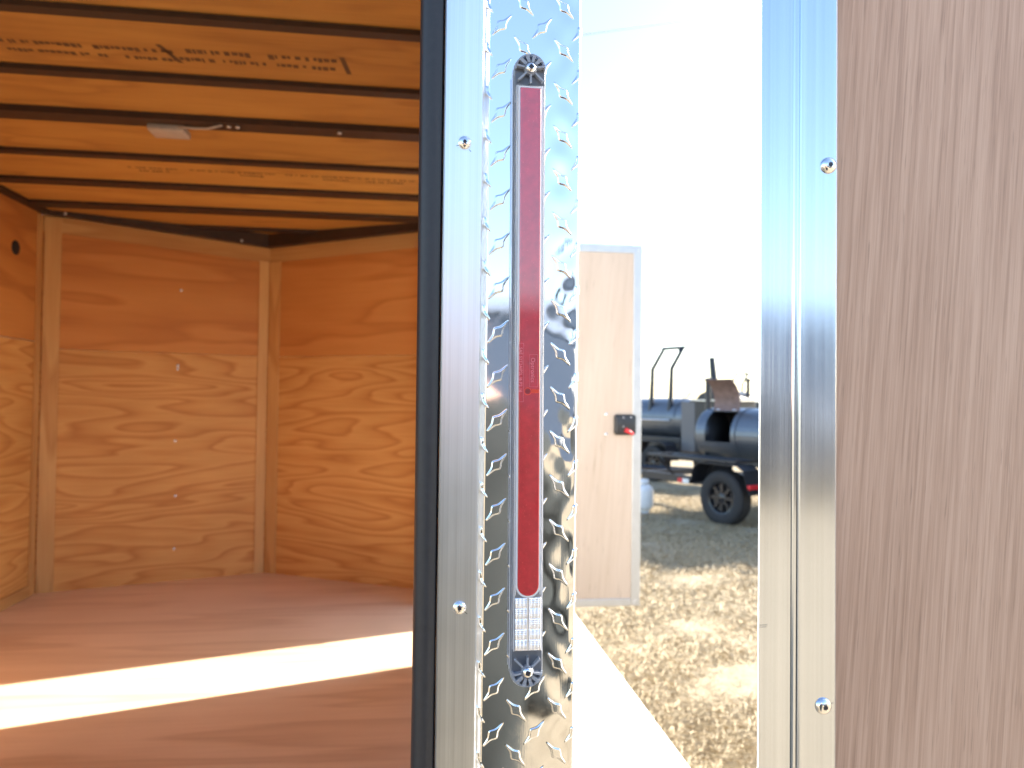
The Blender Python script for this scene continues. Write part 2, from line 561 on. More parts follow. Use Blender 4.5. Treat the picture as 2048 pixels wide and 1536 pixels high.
# nose: two sheets and a top strip each side
def nose(P, Q, L, zt, sa, sb):
    a, b = on(P, Q, sa), on(P, Q, sb)
    slab('wall_panel', a, b, (FZ, ZS-0.018, FZ, ZS-0.018), 0.012, 'ply', T)
    slab('wall_panel', a, b, (ZS-0.0165, zt(sa)-0.083, ZS-0.0165, zt(sb)-0.083), 0.012, 'ply_plain', T)
    slab('wall_panel', a, b, (zt(sa)-0.082, zt(sa), zt(sb)-0.082, zt(sb)), 0.013, 'ply_trim', T)
nose(A, B, LVL, ztop_l, 0.0, LVL)
nose(B, D, LVR, ztop_r, 0.0, LVR)
# upright trim boards over the corners (proud of the sheets)
def trim(P, Q, s0, s1, z0, z1a, z1b, proud, mat='ply_trim'):
    P_, Q_ = np.array(P), np.array(Q)
    d = (Q_-P_)/np.linalg.norm(Q_-P_)
    n = np.array([d[1], -d[0]])           # towards the inside
    a, b = np.array(on(P, Q, s0)), np.array(on(P, Q, s1))
    return slab('corner_trim', a+n*proud, b+n*proud, (z0, z1a, z0, z1b), proud-0.0005, mat, T, back=-n, upright=True)
trim(A, B, 0.012, 0.086, FZ+0.001, 2.45, 2.448, 0.009)
tr = slab('corner_trim', (LX+0.008, 3.955), (LX+0.008, 4.0), (FZ+0.001, 2.452, FZ+0.001, 2.452), 0.0075, 'ply_trim', T, back=(-1, 0), upright=True)
trim(A, B, 1.054, LVL-0.006, FZ+0.001, 2.33, 2.326, 0.009)
trim(B, D, 0.006, 0.078, FZ+0.001, 2.322, 2.325, 0.009)
slab('floor_batten', (LX+0.012, 0.6), (LX+0.012, 3.95), (FZ+0.001, FZ+0.055, FZ+0.001, FZ+0.055), 0.011, 'ply_trim', T, back=(-1, 0))
# wall screws
def screw(name, c, axis, r, parent, mats=('chrome', 'dark'), star=6, seg=28, recess=0.36):
    d = Vector(axis).normalized()
    mb = MB().lathe([(r, 0), (r, r*0.10), (r*0.93, r*0.27), (r*0.75, r*0.43), (r*0.45, r*0.54), (r*0.001, r*0.57)], c, axis, seg)
    a = Vector((0, 0, 1)) if abs(d.z) < 0.9 else Vector((1, 0, 0))
    u = (a-d*a.dot(d)).normalized()
    q = d.cross(u)
    ph = random.uniform(0, 1)
    pts = []
    for h in (r*0.50, r*0.585):
        for k in range(star*2):
            t = math.pi*k/star+ph
            rr = r*recess*(1.0 if k % 2 == 0 else 0.70)
            pts.append(Vector(c)+d*h+(u*math.cos(t)+q*math.sin(t))*rr)
    n = star*2
    mb.add(pts, [tuple(range(n, 2*n))]+[(i, (i+1) % n, (i+1) % n+n, i+n) for i in range(n)], 1)
    o = mb.build(name, list(mats), parent, True)
    return smooth_by_angle(o, 50)
dl = (np.array(B)-np.array(A))/LVL
nin = (dl[1], -dl[0], 0)
for s, z in ((0.647, 2.129), (0.638, 1.715), (0.638, 1.697), (0.634, 1.306), (0.640, 1.008), (0.640, 0.722)):
    p = on(A, B, s)
    screw('wall_screw', (p[0]+nin[0]*0.0005, p[1]+nin[1]*0.0005, z), nin, 0.0085, T, seg=12)

# roof sheets between the bows
bows = [(0.62, 0.035), (1.04, 0.035), (1.45, 0.035), (1.860, 0.036), (2.223, 0.042), (2.541, 0.112), (2.985, 0.045), (3.374, 0.074), (3.776, 0.095), (4.185, 0.05)]
edges = [0.50]+[b+w_/2 for b, w_ in bows]+[4.42]
def span(y):                       # the roof outline narrows in the nose
    x0, x1 = LX-0.02, RX+0.03
    if y > 4.0:
        k = min(1, (y-4.0)/0.40)
        x0 = LX+k*(B[0]-LX)-0.03
    if y > 3.92:
        k = min(1, (y-3.92)/0.48)
        x1 = RX+k*(B[0]-RX)+0.03
    return x0, x1
for a, b in zip(edges[:-1], edges[1:]):
    p0, p1 = span(a), span(b)
    mid = 4.0 if a < 4.0 < b else (a+b)/2
    pm = span(mid)
    rp = sheet('roof_panel', [(p0[0], a+0.001), (p0[1], a+0.001), (pm[1], mid), (p1[1], b-0.001), (p1[0], b-0.001), (pm[0], mid)], ZR, 0.006, 'ceil', T)
for i, (y, w_) in enumerate(bows):
    x0, x1 = span(y)
    bh = 0.015
    bo = MB()
    if i == 5:
        bo.box((x0+0.02, y, ZR-0.022), (x1-0.02, y+0.045, ZR-0.0005))
        bo.box((x0+0.02, y+0.0455, ZR-0.010), (x1-0.02, y+w_, ZR-0.0008))
    else:
        bo.box((x0+0.02, y, ZR-bh), (x1-0.02, y+w_, ZR-0.0005))
    b_ = bo.build('roof_bow', 'bow', T)
    if i == 5:
        for bx in (-0.632, -0.603, -0.268):
            MB().lathe([(0.008, 0), (0.008, 0.004), (0.004, 0.006), (0.001, 0.006)], (bx, y+0.030, ZR-0.022), (0, 0, -1), 10).build('bolt', 'bolt', b_, True)
        MB().tube([(-0.80, y+0.05, ZR-0.027), (-0.74, y+0.045, ZR-0.030), (-0.70, y+0.035, ZR-0.032), (-0.65, y+0.012, ZR-0.026)], 0.0045, 8).build('wire', 'white_plastic', b_, True)
# dome light hanging on the sixth bow
dm = MB()
dm.box((-0.905, 2.600, ZR-0.038), (-0.785, 2.690, ZR-0.0105), 0, 0.008)
dm.build('dome_light', 'white_plastic', T, True)
# dark steel top rails along the walls
def rail(p, q, za, zb, inw, name='roof_rail'):
    p, q = np.array(p, float), np.array(q, float)
    d = (q-p)/np.linalg.norm(q-p)
    n = np.array([d[1], -d[0]])
    v = []
    for pt, z in ((p, za), (q, zb)):
        for off, zz in ((0, z), (inw, z), (inw, ZR-0.001), (0, ZR-0.001)):
            v.append((pt[0]+n[0]*off, pt[1]+n[1]*off, zz))
    f = [(0, 1, 2, 3), (7, 6, 5, 4), (0, 4, 5, 1), (1, 5, 6, 2), (2, 6, 7, 3), (3, 7, 4, 0)]
    return link_mesh(name, v, f, 'bow', T)
rail((LX, 0.56), A, 2.455, 2.463, 0.045)
rl = rail(A, B, 2.4635, 2.405, 0.045)
rr = rail(B, D, 2.405, 2.440, 0.045)
for s, tgt in ((0.10, 0), (0.95, 0)):
    p = on(A, B, s)
    MB().lathe([(0.008, 0), (0.006, 0.004), (0.001, 0.005)], (p[0]+nin[0]*0.045, p[1]+nin[1]*0.045, ztop_l(s)+0.012), nin, 10).build('bolt', 'bolt', rl, True)
# blurred stamp marks on the roof sheets: lines of unreadable print
def stamps():
    def line(mb, x0, x1, y, h, seed, z):
        rr_ = random.Random(seed)
        x = x0
        while x < x1:
            w_ = rr_.uniform(0.006, 0.016)
            hh = h*rr_.uniform(0.6, 1.0)
            mb.add([(x, y, z), (x+w_, y, z), (x+w_, y+hh, z), (x, y+hh, z)], [(0, 1, 2, 3)])
            x += w_+rr_.choice((0.003, 0.003, 0.004, 0.012))
    z = ZR-0.0006
    mb = MB()
    for k, (x0, x1) in enumerate(((-1.16, -1.10), (-1.075, -0.885), (-0.865, -0.80), (-0.79, -0.665))):
        line(mb, x0, x1, 2.075, 0.024, k, z)
    for k, (x0, x1) in enumerate(((-1.10, -0.90), (-0.87, -0.85), (-0.80, -0.665))):
        line(mb, x0, x1, 2.125, 0.022, k+9, z)
    for k, (x0, x1) in enumerate(((-0.625, -0.575), (-0.560, -0.52), (-0.505, -0.455), (-0.41, -0.235))):
        line(mb, x0, x1, 2.060, 0.030, k+20, z)
    for k, (x0, x1) in enumerate(((-0.655, -0.56), (-0.54, -0.43), (-0.395, -0.32), (-0.30, -0.25))):
        line(mb, x0, x1, 2.112, 0.026, k+30, z)
    for x, d in ((-0.695, 0.03), (-0.218, 0.012)):
        mb.add([(x, 2.045, z), (x+0.014, 2.045, z), (x+0.014+d, 2.15, z), (x+d, 2.15, z)], [(0, 1, 2, 3)])
    mb.build('stamp', 'ink', T, kind='stuff')
    mb = MB()
    for k, (x0, x1) in enumerate(((-1.17, -1.165), (-1.14, -0.98), (-0.93, -0.76), (-0.74, -0.60), (-0.55, -0.42), (-0.40, -0.25), (-0.22, -0.02))):
        line(mb, x0, x1, 3.165, 0.018, k+50, z)
        if k in (1, 3, 5, 6):
            line(mb, x0, x1-0.05, 3.205, 0.020, k+60, z)
    mb.build('stamp', 'ink', T, kind='stuff')
stamps()

# outer shell: keeps the daylight out
def wallblock(name, lo, hi, mat):
    return MB().box(lo, hi).build(name, mat, T)
wallblock('outer_skin', (LX-0.055, 0.50, FZ-0.10), (LX-0.0125, 4.0, 2.53), 'skin_white')
def skin(P, Q):
    P_, Q_ = np.array(P), np.array(Q)
    d = (Q_-P_)/np.linalg.norm(Q_-P_)
    n = np.array([-d[1], d[0]])
    slab('outer_skin', P_+n*0.014-d*0.03, Q_+n*0.014+d*0.03, (FZ-0.10, 2.53, FZ-0.10, 2.53), 0.04, 'skin_white', T)
skin(A, B)
skin(B, D)
wallblock('outer_skin', (RX, 0.545, FZ-0.10), (0.110, 2.83, 2.53), 'skin_white')
wallblock('outer_skin', (RX, 3.60, FZ-0.10), (0.110, 3.955, 2.53), 'skin_white')
wallblock('outer_skin', (RX, 2.8305, 2.345), (0.110, 3.5995, 2.53), 'skin_white')
wallblock('outer_skin', (RX, 2.8305, FZ-0.10), (0.110, 3.5995, FZ-0.001), 'skin_white')
sheet('roof_skin', [(LX-0.05, 0.47), (RX+0.055, 0.47), (RX+0.055, 3.97), (B[0], 4.46), (LX-0.05, 4.05)], 2.5305, 0.02, 'skin_white', T)
sheet('underbody', [(LX-0.04, 0.52), (RX+0.04, 0.52), (RX+0.04, 3.93), (B[0], 4.40), (LX-0.04, 4.02)], FZ-0.17, 0.10, 'black_paint', T)
wallblock('rear_header', (LX-0.05, 0.47, 2.36), (RX+0.055, 0.56, 2.53), 'alu')
wallblock('rear_sill', (LX-0.05, 0.47, FZ-0.12), (RX+0.055, 0.50, FZ-0.001), 'alu')
wallblock('rear_post', (LX-0.05, 0.47, FZ), (LX+0.055, 0.559, 2.359), 'alu')

# --- right corner post: seal, jamb strip, tread plate
CP = empty('corner_post', (0.06, 0.5, FZ), T)
MB().box((0.018, 0.512, FZ), (RX+0.05, 0.5445, 2.36)).build('post_core', 'alu_dull', CP)
# rubber door seal: a rounded strip along the edge of the opening
prof = [(0.0165, 0.5115), (0.0168, 0.5035), (0.0155, 0.5005), (0.0125, 0.4992), (0.009, 0.4990), (0.0055, 0.4994), (0.0028, 0.5008), (0.0012, 0.5030), (0.0005, 0.506), (0.0010, 0.540), (0.0165, 0.540)]
def extr(name, prof, z0, z1, mat, parent, drift=0.0, sm=True):
    n = len(prof)
    v, f = [], []
    zs = np.linspace(z0, z1, 24)
    for j, z in enumerate(zs):
        for (x, y) in prof:
            k = 1.0 if x < 0.010 else 0.0
            v.append((x+drift*k*math.sin(z*5.1+0.6), y, z))
    for j in range(len(zs)-1):
        for i in range(n):
            f.append((j*n+i, j*n+(i+1) % n, (j+1)*n+(i+1) % n, (j+1)*n+i))
    f += [tuple(range(n))[::-1], tuple((len(zs)-1)*n+i for i in range(n))]
    o = link_mesh(name, v, f, mat, parent)
    return smooth_by_angle(o, 40 if sm else 12)
extr('door_seal', prof, FZ, 2.36, 'rubber', CP, 0.0007)
# brushed jamb strip
jp = [(0.0172, 0.5115), (0.0172, 0.4990), (0.0180, 0.4980), (0.0430, 0.4980), (0.0440, 0.4990), (0.0440, 0.5115)]
extr('jamb_strip', jp, FZ, 2.36, 'jamb', CP, 0, False)
for z in (0.78, 1.10, 1.411, 1.724, 2.04):
    screw('screw', (0.0312 if z > 1.5 else 0.0320, 0.4979, z), (0, -1, 0), 0.0045, CP)
sc = MB()
rr2 = random.Random(4)
for (x, z, L, an) in ((0.0255, 1.7215, 0.003, 0.3), (0.0342, 1.7195, 0.002, -0.8), (0.0350, 1.4085, 0.003, -0.7), (0.0285, 1.4085, 0.0015, 0.2)):
    dx, dz = math.cos(an)*L, math.sin(an)*L
    MB().tube([(x, 0.4979, z), (x+dx, 0.4979, z+dz)], 0.00016, 6).build('burr', 'dark', CP)

def lug_height(u, z):
    """relief of the tread bars at plate coordinates (u across, z up); returns height and how close to a bar"""
    du, dz = 0.0281, 0.03016
    H = np.zeros_like(u)
    for fam in (0, 1):
        if fam == 0:
            u0, z0, ang = 0.0567, 1.6567, R(48)
        else:
            u0, z0, ang = 0.1002, 1.6423, R(132)
        i = np.round((u-u0)/du)
        j = np.round((z-z0)/dz)
        for di in (-1, 0, 1):
            for dj in (-1, 0, 1):
                cu = u0+(i+di)*du
                cz = z0+(j+dj)*dz
                a = u-cu
                b = z-cz
                s = a*math.cos(ang)+b*math.sin(ang)
                t = -a*math.sin(ang)+b*math.cos(ang)
                q = np.clip(1-np.abs(s)/0.0106, 0, 1)
                hw = 0.00345*(0.46*q**0.85+0.54*np.exp(-(s/0.0026)**2))*(q > 0)
                e = hw-np.abs(t)
                k = np.clip((e+0.00012)/0.00050, 0, 1)
                k = k*k*(3-2*k)*np.clip(q*8, 0, 1)
                H = np.maximum(H, k)
    return H

def build_plate():
    xl, xr = 0.0440, 0.1118
    rf = 0.0022
    # path across the plate: folded lip, flat face, rounded corner, side return
    path = []
    for k in np.linspace(0, 1, 10)[:-1]:
        path.append((xl+0.0042*k, 0.5030-0.0030*k, -0.62*(1-k*0.2), k))
    nflat = 176
    for x in np.linspace(xl+0.0042, xr-rf, nflat):
        path.append((x, 0.5, 0.0, 1))
    for a in np.linspace(0, 90, 9)[1:]:
        path.append((xr-rf+rf*math.sin(R(a)), 0.5+rf*(1-math.cos(R(a))), R(a), 1))
    for y in np.linspace(0.5+rf, 0.55, 40)[1:]:
        path.append((xr, y, R(90), 1))
    path = np.array(path)
    arc = np.concatenate([[0], np.cumsum(np.hypot(np.diff(path[:, 0]), np.diff(path[:, 1])))])+xl
    zz = np.concatenate([np.arange(FZ, 1.20, 0.0025), np.arange(1.20, 1.27, 0.0009), np.arange(1.27, 1.86, 0.00036), np.arange(1.86, 1.95, 0.0009), np.arange(1.95, 2.3601, 0.0025)])
    U_, Z_ = np.meshgrid(arc, zz)
    H = lug_height(U_, Z_)*0.00066
    # the sheet is a little wavy, most of all towards the outer corner
    wv = np.zeros_like(U_)
    amp = np.clip((U_-0.082)/0.02, 0, 1)*1.0+0.025
    amp = amp*np.clip((Z_-1.30)/0.12+0.25, 0.25, 1)
    for k in range(30):
        fx, fz = rng.uniform(60, 330), rng.uniform(40, 260)
        ph = rng.uniform(0, 6.28)
        wv += np.sin(U_*fx+Z_*fz*rng.choice([-1, 1])+ph)/math.hypot(fx, fz)*0.0068
    wv2 = np.zeros_like(U_)
    for k in range(6):
        fx, fz = rng.uniform(10, 45), rng.uniform(5, 22)
        wv2 += np.sin(U_*fx+Z_*fz*rng.choice([-1, 1])+rng.uniform(0, 6.28))/math.hypot(fx, fz)*0.0009
    # pressed dish beside every outer bar
    H = H+wv*amp*np.clip((0.112-U_)/0.004, 0, 1)+wv2
    nxv, nyv = np.sin(path[:, 2]), -np.cos(path[:, 2])
    V = np.stack([path[:, 0][None, :]+nxv[None, :]*H, path[:, 1][None, :]+nyv[None, :]*H, Z_], 2)
    nr, nc = H.shape
    idx = np.arange(nr*nc).reshape(nr, nc)
    f = np.stack([idx[:-1, :-1], idx[:-1, 1:], idx[1:, 1:], idx[1:, :-1]], 2).reshape(-1, 4).tolist()
    return link_mesh('tread_plate', V.reshape(-1, 3), f, 'plate', CP, True)
build_plate()

# --- tail light bar
def capsule(cx, z0, z1, hw, flat_top=False, flat_bot=False, n=14):
    p = []
    if flat_top:
        p += [(cx+hw, z1), (cx-hw, z1)]
    else:
        p += [(cx+hw*math.cos(t), z1-hw+hw*math.sin(t)) for t in np.linspace(0, math.pi, n)]
    if flat_bot:
        p += [(cx-hw, z0), (cx+hw, z0)]
    else:
        p += [(cx+hw*math.cos(t), z0+hw+hw*math.sin(t)) for t in np.linspace(math.pi, 2*math.pi, n)]
    return p
def tail_light():
    TL = empty('tail_light', (0.0758, 0.5, 1.5715), T)
    def bev(o, w_, seg=2):
        bm = bmesh.new()
        bm.from_mesh(o.data)
        bmesh.ops.bevel(bm, geom=[e for e in bm.edges if e.calc_face_angle(0) > 0.9], offset=w_, segments=1, affect='EDGES', profile=0.5)
        bm.to_mesh(o.data)
        bm.free()
        return smooth_by_angle(o, 24)
    cx = 0.0760
    bev(MB().prism(capsule(cx, 1.357, 1.786, 0.01115), 0.4955, 0.4993).build('base', 'base_clear', TL), 0.0008)
    cf = 0.0753
    # raised clear body between the two end caps
    bev(MB().prism(capsule(cx-0.0003, 1.3838, 1.7625, 0.0098, True, True), 0.4882, 0.4953).build('housing', 'clear', TL), 0.0010)
    bev(MB().prism(capsule(cf+0.0003, 1.4205, 1.7598, 0.00715, True, False), 0.4862, 0.4880).build('red_lens', 'lens', TL), 0.0005)
    # thin bright bead round the red lens
    ol = capsule(cf+0.0003, 1.4193, 1.7608, 0.0083, True, False)
    il = capsule(cf+0.0003, 1.4205, 1.7598, 0.00718, True, False)
    n = len(ol)
    mb = MB()
    v = [(x, 0.4868, z) for x, z in ol]+[(x, 0.4868, z) for x, z in il]+[(x, 0.4881, z) for x, z in ol]+[(x, 0.4881, z) for x, z in il]
    f = [(i, (i+1) % n, (i+1) % n+n, i+n) for i in range(n)]
    f += [(i+2*n, (i+1) % n+2*n, (i+1) % n, i) for i in range(n)]
    f += [(i+n, (i+1) % n+n, (i+1) % n+3*n, i+3*n) for i in range(n)]
    mb.add(v, f)
    mb.build('lens_bead', 'bead', TL)
    # ribs moulded along both sides of the lens
    for x0_, x1_, z0_ in ((0.0662, 0.0666, 1.384), (0.0684-0.0013, 0.0684-0.0010, 1.421), (0.0836, 0.0841, 1.421), (0.0847, 0.0852, 1.384)):
        MB().box((x0_, 0.48795, z0_), (x1_, 0.4896, 1.7618)).build('housing_rib', 'bead', TL)
    MB().box((0.0641, 0.4951, 1.37), (0.0645, 0.4965, 1.772)).build('housing_rib', 'bead', TL)
    # clear backup lens: two columns of prism pillows
    nu, nv = 64, 96
    x0, x1, z0, z1 = 0.0673, 0.0845, 1.3845, 1.4190
    us, vs_ = np.linspace(0, 1, nu), np.linspace(0, 1, nv)
    Ug, Vg = np.meshgrid(us, vs_)
    h = 0.0004*np.abs(np.sin(Ug*math.pi*14))+0.00035*np.abs(np.sin(Vg*math.pi*5))+0.0002*np.abs(np.sin(Vg*math.pi*25))
    h = h*np.where(np.abs(Ug-0.49) < 0.045, 0.15, 1)
    V = np.stack([x0+Ug*(x1-x0), 0.4881-h, z0+Vg*(z1-z0)], 2).reshape(-1, 3)
    idx = np.arange(nu*nv).reshape(nv, nu)
    f = np.stack([idx[:-1, :-1], idx[:-1, 1:], idx[1:, 1:], idx[1:, :-1]], 2).reshape(-1, 4).tolist()
    link_mesh('backup_lens', V, f, 'backup', TL)
    # end caps with spokes and a cross head screw
    for (zc, up) in ((1.7744, 1), (1.3695, -1)):
        hw = 0.0100
        zc0 = zc
        if up == 1:
            poly = [(cx+hw*math.cos(t), zc+hw*math.sin(t)) for t in np.linspace(0, math.pi, 16)]+[(cx-hw, 1.7630), (cx+hw, 1.7630)]
        else:
            poly = [(cx-hw, 1.3833), (cx+hw, 1.3833)][::-1]+[(cx+hw*math.cos(t), zc+hw*math.sin(t)) for t in np.linspace(math.pi, 2*math.pi, 16)]
        cap = MB().prism(poly, 0.4935, 0.4954).build('end_cap', 'clear_grey', TL)
        mb = MB()
        for a in (10, 42, 74, 106, 138, 170, 270, 225, 315):
            t = R(a) if up == 1 else R(-a)
            d = Vector((math.cos(t), 0, math.sin(t)))
            q = Vector((-d.z, 0, d.x))
            c = Vector((cx, 0, zc))
            rmax = hw*0.97 if a < 200 else hw*0.97 if a == 270 else hw*1.18
            w_ = 0.00055 if a not in (42, 74, 106, 138) else 0.0010
            p = [c+d*0.0042+q*w_, c+d*rmax+q*w_*1.3, c+d*rmax-q*w_*1.3, c+d*0.0042-q*w_]
            mb.prism([(k.x, k.z) for k in p], 0.4892, 0.4936)
        # outer rim
        ro, ri, nn = hw*1.03, hw*0.92, 20
        ts = np.linspace(0, math.pi, nn) if up == 1 else np.linspace(math.pi, 2*math.pi, nn)
        for t0, t1 in zip(ts[:-1], ts[1:]):
            mb.prism([(cx+ro*math.cos(t0), zc+ro*math.sin(t0)), (cx+ro*math.cos(t1), zc+ro*math.sin(t1)), (cx+ri*math.cos(t1), zc+ri*math.sin(t1)), (cx+ri*math.cos(t0), zc+ri*math.sin(t0))], 0.4905, 0.4934)
        mb.build('spoke_ring', 'spoke', TL)
        MB().lathe([(0.0042, 0), (0.0042, 0.0035), (0.0036, 0.0044), (0.0001, 0.0044)], (cx, 0.4934, zc), (0, -1, 0), 24).build('screw_boss', 'spoke', TL, False)
        screw('screw', (cx, 0.4889, zc), (0, -1, 0), 0.0034, TL, star=4, recess=0.6)
    # moulded marks on the lens
    def text(s, x, z, size, name):
        cu = bpy.data.curves.new(name, 'FONT')
        cu.body = s
        cu.size = size
        cu.extrude = 0.00004
        cu.resolution_u = 3
        to = bpy.data.objects.new(name, cu)
        COL.objects.link(to)
        dg = bpy.context.evaluated_depsgraph_get()
        me = bpy.data.meshes.new_from_object(to.evaluated_get(dg))
        bpy.data.objects.remove(to)
        v = np.array([p.co[:] for p in me.vertices])
        f = [tuple(p.vertices) for p in me.polygons]
        v2 = np.stack([x+v[:, 1], 0.48612-v[:, 2], z-v[:, 0]], 1)       # reads downwards
        return link_mesh(name, v2, f, 'lens_mark', TL)
    text('SAE S2T2AIP2L I6 P2 16', 0.0687, 1.5852, 0.0030, 'lens_text')
    text('Optronics', 0.0766, 1.5785, 0.0040, 'lens_text')
    mb = MB()
    def frame(x0, x1, z0, z1, w_=0.00012):
        for a in (((x0, z0), (x1, z0+w_)), ((x0, z1-w_), (x1, z1)), ((x0, z0+w_), (x0+w_, z1-w_)), ((x1-w_, z0+w_), (x1, z1-w_))):
            mb.box((a[0][0], 0.48612, a[0][1]), (a[1][0], 0.4863, a[1][1]))
    frame(0.0685, 0.0717, 1.5490, 1.5880)
    frame(0.0756, 0.0812, 1.5590, 1.5805)
    mb.build('lens_frame', 'lens_mark', TL)
    mb = MB()
    cxg, czg = 0.0745, 1.5560
    for k in range(28):
        t0, t1 = 2*math.pi*k/28, 2*math.pi*(k+1)/28
        for ro, ri, mi in ((0.0026, 0.00205, 0), (0.0016, 0.00001, 1)):
            mb.prism([(cxg+ro*math.cos(t0), czg+ro*math.sin(t0)), (cxg+ro*math.cos(t1), czg+ro*math.sin(t1)), (cxg+ri*math.cos(t1), czg+ri*math.sin(t1)), (cxg+ri*math.cos(t0), czg+ri*math.sin(t0))], 0.48613, 0.4863, mi)
    mb.prism([(cxg+0.0026, czg-0.0012), (0.0820, czg-0.0012), (0.0820, czg+0.0014), (cxg+0.0026, czg+0.0014)], 0.48614, 0.4863, 0)
    mb.build('grommet', ['lens_ring', 'lens_dark'], TL)
    TL.rotation_euler = (0, R(-0.36), 0)
tail_light()

# --- fender and wheels of the trailer, side door
fd = MB()
fd.box((0.1105, 0.80, 0.785), (0.575, 2.66, 0.800), 0, 0.006)
fd.box((0.555, 0.80, 0.66), (0.5745, 2.66, 0.7845))
fd.build('fender', 'fender', T)
def wheel(c, axis, r, wd, parent, rimmat='rim', local=False):
    """tyre with tread grooves, rim with spokes and hub; the face is on the +axis side"""
    W_ = empty('wheel', c, parent)
    prof = [(r*0.60, -wd*0.40), (r*0.70, -wd*0.5), (r*0.90, -wd*0.48), (r*0.985, -wd*0.40)]
    for k in range(5):
        a = -wd*0.36+wd*0.72*k/5
        prof += [(r, a), (r, a+wd*0.105), (r*0.975, a+wd*0.11), (r*0.975, a+wd*0.14)]
    prof += [(r, wd*0.36), (r*0.985, wd*0.40), (r*0.90, wd*0.48), (r*0.70, wd*0.5), (r*0.60, wd*0.42), (r*0.59, wd*0.2), (r*0.59, -wd*0.2), (r*0.60, -wd*0.40)]
    smooth_by_angle(MB().lathe(prof, c, axis, 40).build('tyre', 'tyre', W_), 40)
    d = Vector(axis).normalized()
    mb = MB().lathe([(r*0.595, -wd*0.1), (r*0.595, wd*0.43), (r*0.54, wd*0.40), (r*0.50, wd*0.16), (r*0.2, wd*0.12), (r*0.19, wd*0.30), (r*0.12, wd*0.36), (r*0.001, wd*0.36)], c, axis, 32)
    a = Vector((0, 0, 1))
    q = d.cross(a)
    for k in range(8):
        t = 2*math.pi*k/8
        e = a*math.cos(t)+q*math.sin(t)
        g = d.cross(e)
        p = Vector(c)
        h0, h1 = wd*0.12, wd*0.34
        pts = []
        for hh in (h0, h1):
            pts += [p+e*r*0.17+g*r*0.07+d*hh, p+e*r*0.54+g*r*0.045+d*hh, p+e*r*0.54-g*r*0.045+d*hh, p+e*r*0.17-g*r*0.07+d*hh]
        mb.add(pts, [(4, 5, 6, 7), (0, 1, 5, 4), (1, 2, 6, 5), (2, 3, 7, 6), (3, 0, 4, 7)])
    smooth_by_angle(mb.build('rim', rimmat, W_), 40)
    return W_
wheel((0.34, 1.30, 0.35), (1, 0, 0), 0.35, 0.21, T)
wheel((0.34, 2.16, 0.35), (1, 0, 0), 0.35, 0.21, T)
tg = MB().tube([(-1.3, 4.1, 0.43), (-0.84, 5.5, 0.43)], 0.04, 4).tube([(-0.35, 4.1, 0.43), (-0.80, 5.45, 0.43)], 0.04, 4).tube([(-0.83, 5.4, 0.45), (-0.83, 5.75, 0.45)], 0.035, 6)
tg.build('tongue', 'black_paint', T)

SD = empty('side_door', (0.112, 3.6, 0.53), T)
MB().box((0.155, 3.604, 0.57), (1.085, 3.630, 2.295)).build('door_panel', 'luan_pale', SD)
MB().box((0.115, 3.6305, 0.532), (1.128, 3.636, 2.338)).build('door_skin', 'skin_white', SD)
fr = MB()
fr.box((1.0855, 3.600, 0.532), (1.131, 3.640, 2.338), 0, 0.003)
fr.box((0.112, 3.600, 0.532), (0.1545, 3.640, 2.338), 0, 0.003)
fr.box((0.155, 3.6005, 0.532), (1.085, 3.6395, 0.5695), 0, 0.003)
fr.box((0.155, 3.6005, 2.2955), (1.085, 3.6395, 2.338), 0, 0.003)
fr.build('door_frame', 'alu_dull', SD)
lt = MB()
lt.box((0.990, 3.590, 1.383), (1.100, 3.6035, 1.485), 0, 0.012)
lt.box((1.000, 3.587, 1.400), (1.020, 3.592, 1.470), 0, 0.002)
lt.build('latch', 'black_plastic', SD, True)
mb = MB()
p0, p1 = Vector((1.043, 3.585, 1.411)), Vector((1.084, 3.585, 1.388))
mb.tube([p0, p0.lerp(p1, 0.5), p1], [0.011, 0.010, 0.007], 8)
mb.build('latch_lever', 'red_plastic', SD, True)
for x, z in ((1.036, 1.470), (1.075, 1.472), (1.036, 1.425)):
    MB().lathe([(0.004, 0), (0.003, 0.002), (0.0001, 0.0025)], (x, 3.5898, z), (0, -1, 0), 10).build('rivet', 'bolt', SD, True)
for z in (1.484, 1.3845):
    screw('door_screw', (0.950, 3.6035, z), (0, -1, 0), 0.0085, SD, star=5, seg=16)
for x, z in ((1.108, 0.56), (1.10, 0.552), (1.108, 2.31)):
    MB().lathe([(0.005, 0), (0.004, 0.002), (0.0001, 0.003)], (x, 3.5999, z), (0, -1, 0), 10).build('rivet', 'bolt', SD, True)

# --- rear barn door swung right round, its inner face towards us
RD = empty('rear_door', (0.196, 0.40, 0.62), T)
MB().box((0.2405, 0.4055, 0.645), (1.130, 0.430, 2.375)).build('door_panel', 'luan', RD)
MB().box((0.221, 0.4305, 0.622), (1.145, 0.434, 2.398)).build('door_skin', 'skin_white', RD)
ep = [(0.2190, 0.4300), (0.2190, 0.4032), (0.1962, 0.4028), (0.1962, 0.4018), (0.1966, 0.4014), (0.2150, 0.4014), (0.2156, 0.4012), (0.2163, 0.4003), (0.2178, 0.4003), (0.2184, 0.4000), (0.2186, 0.3990), (0.2192, 0.3984), (0.2405, 0.3984), (0.2415, 0.3990), (0.2418, 0.4000), (0.2418, 0.4050), (0.2395, 0.4300)]
extr('edge_trim', ep, 0.62, 2.40, 'alu', RD, 0, False)
def mir(x):
    return 1.170-(x-0.196)
extr('edge_trim', [(mir(x), y) for x, y in ep], 0.62, 2.40, 'alu', RD, 0, False)
MB().box((0.2423, 0.3990, 0.62), (1.128, 0.4300, 0.645), 0, 0.001).build('edge_trim', 'alu', RD)
MB().box((0.2423, 0.3990, 2.375), (1.128, 0.4300, 2.40), 0, 0.001).build('edge_trim', 'alu', RD)
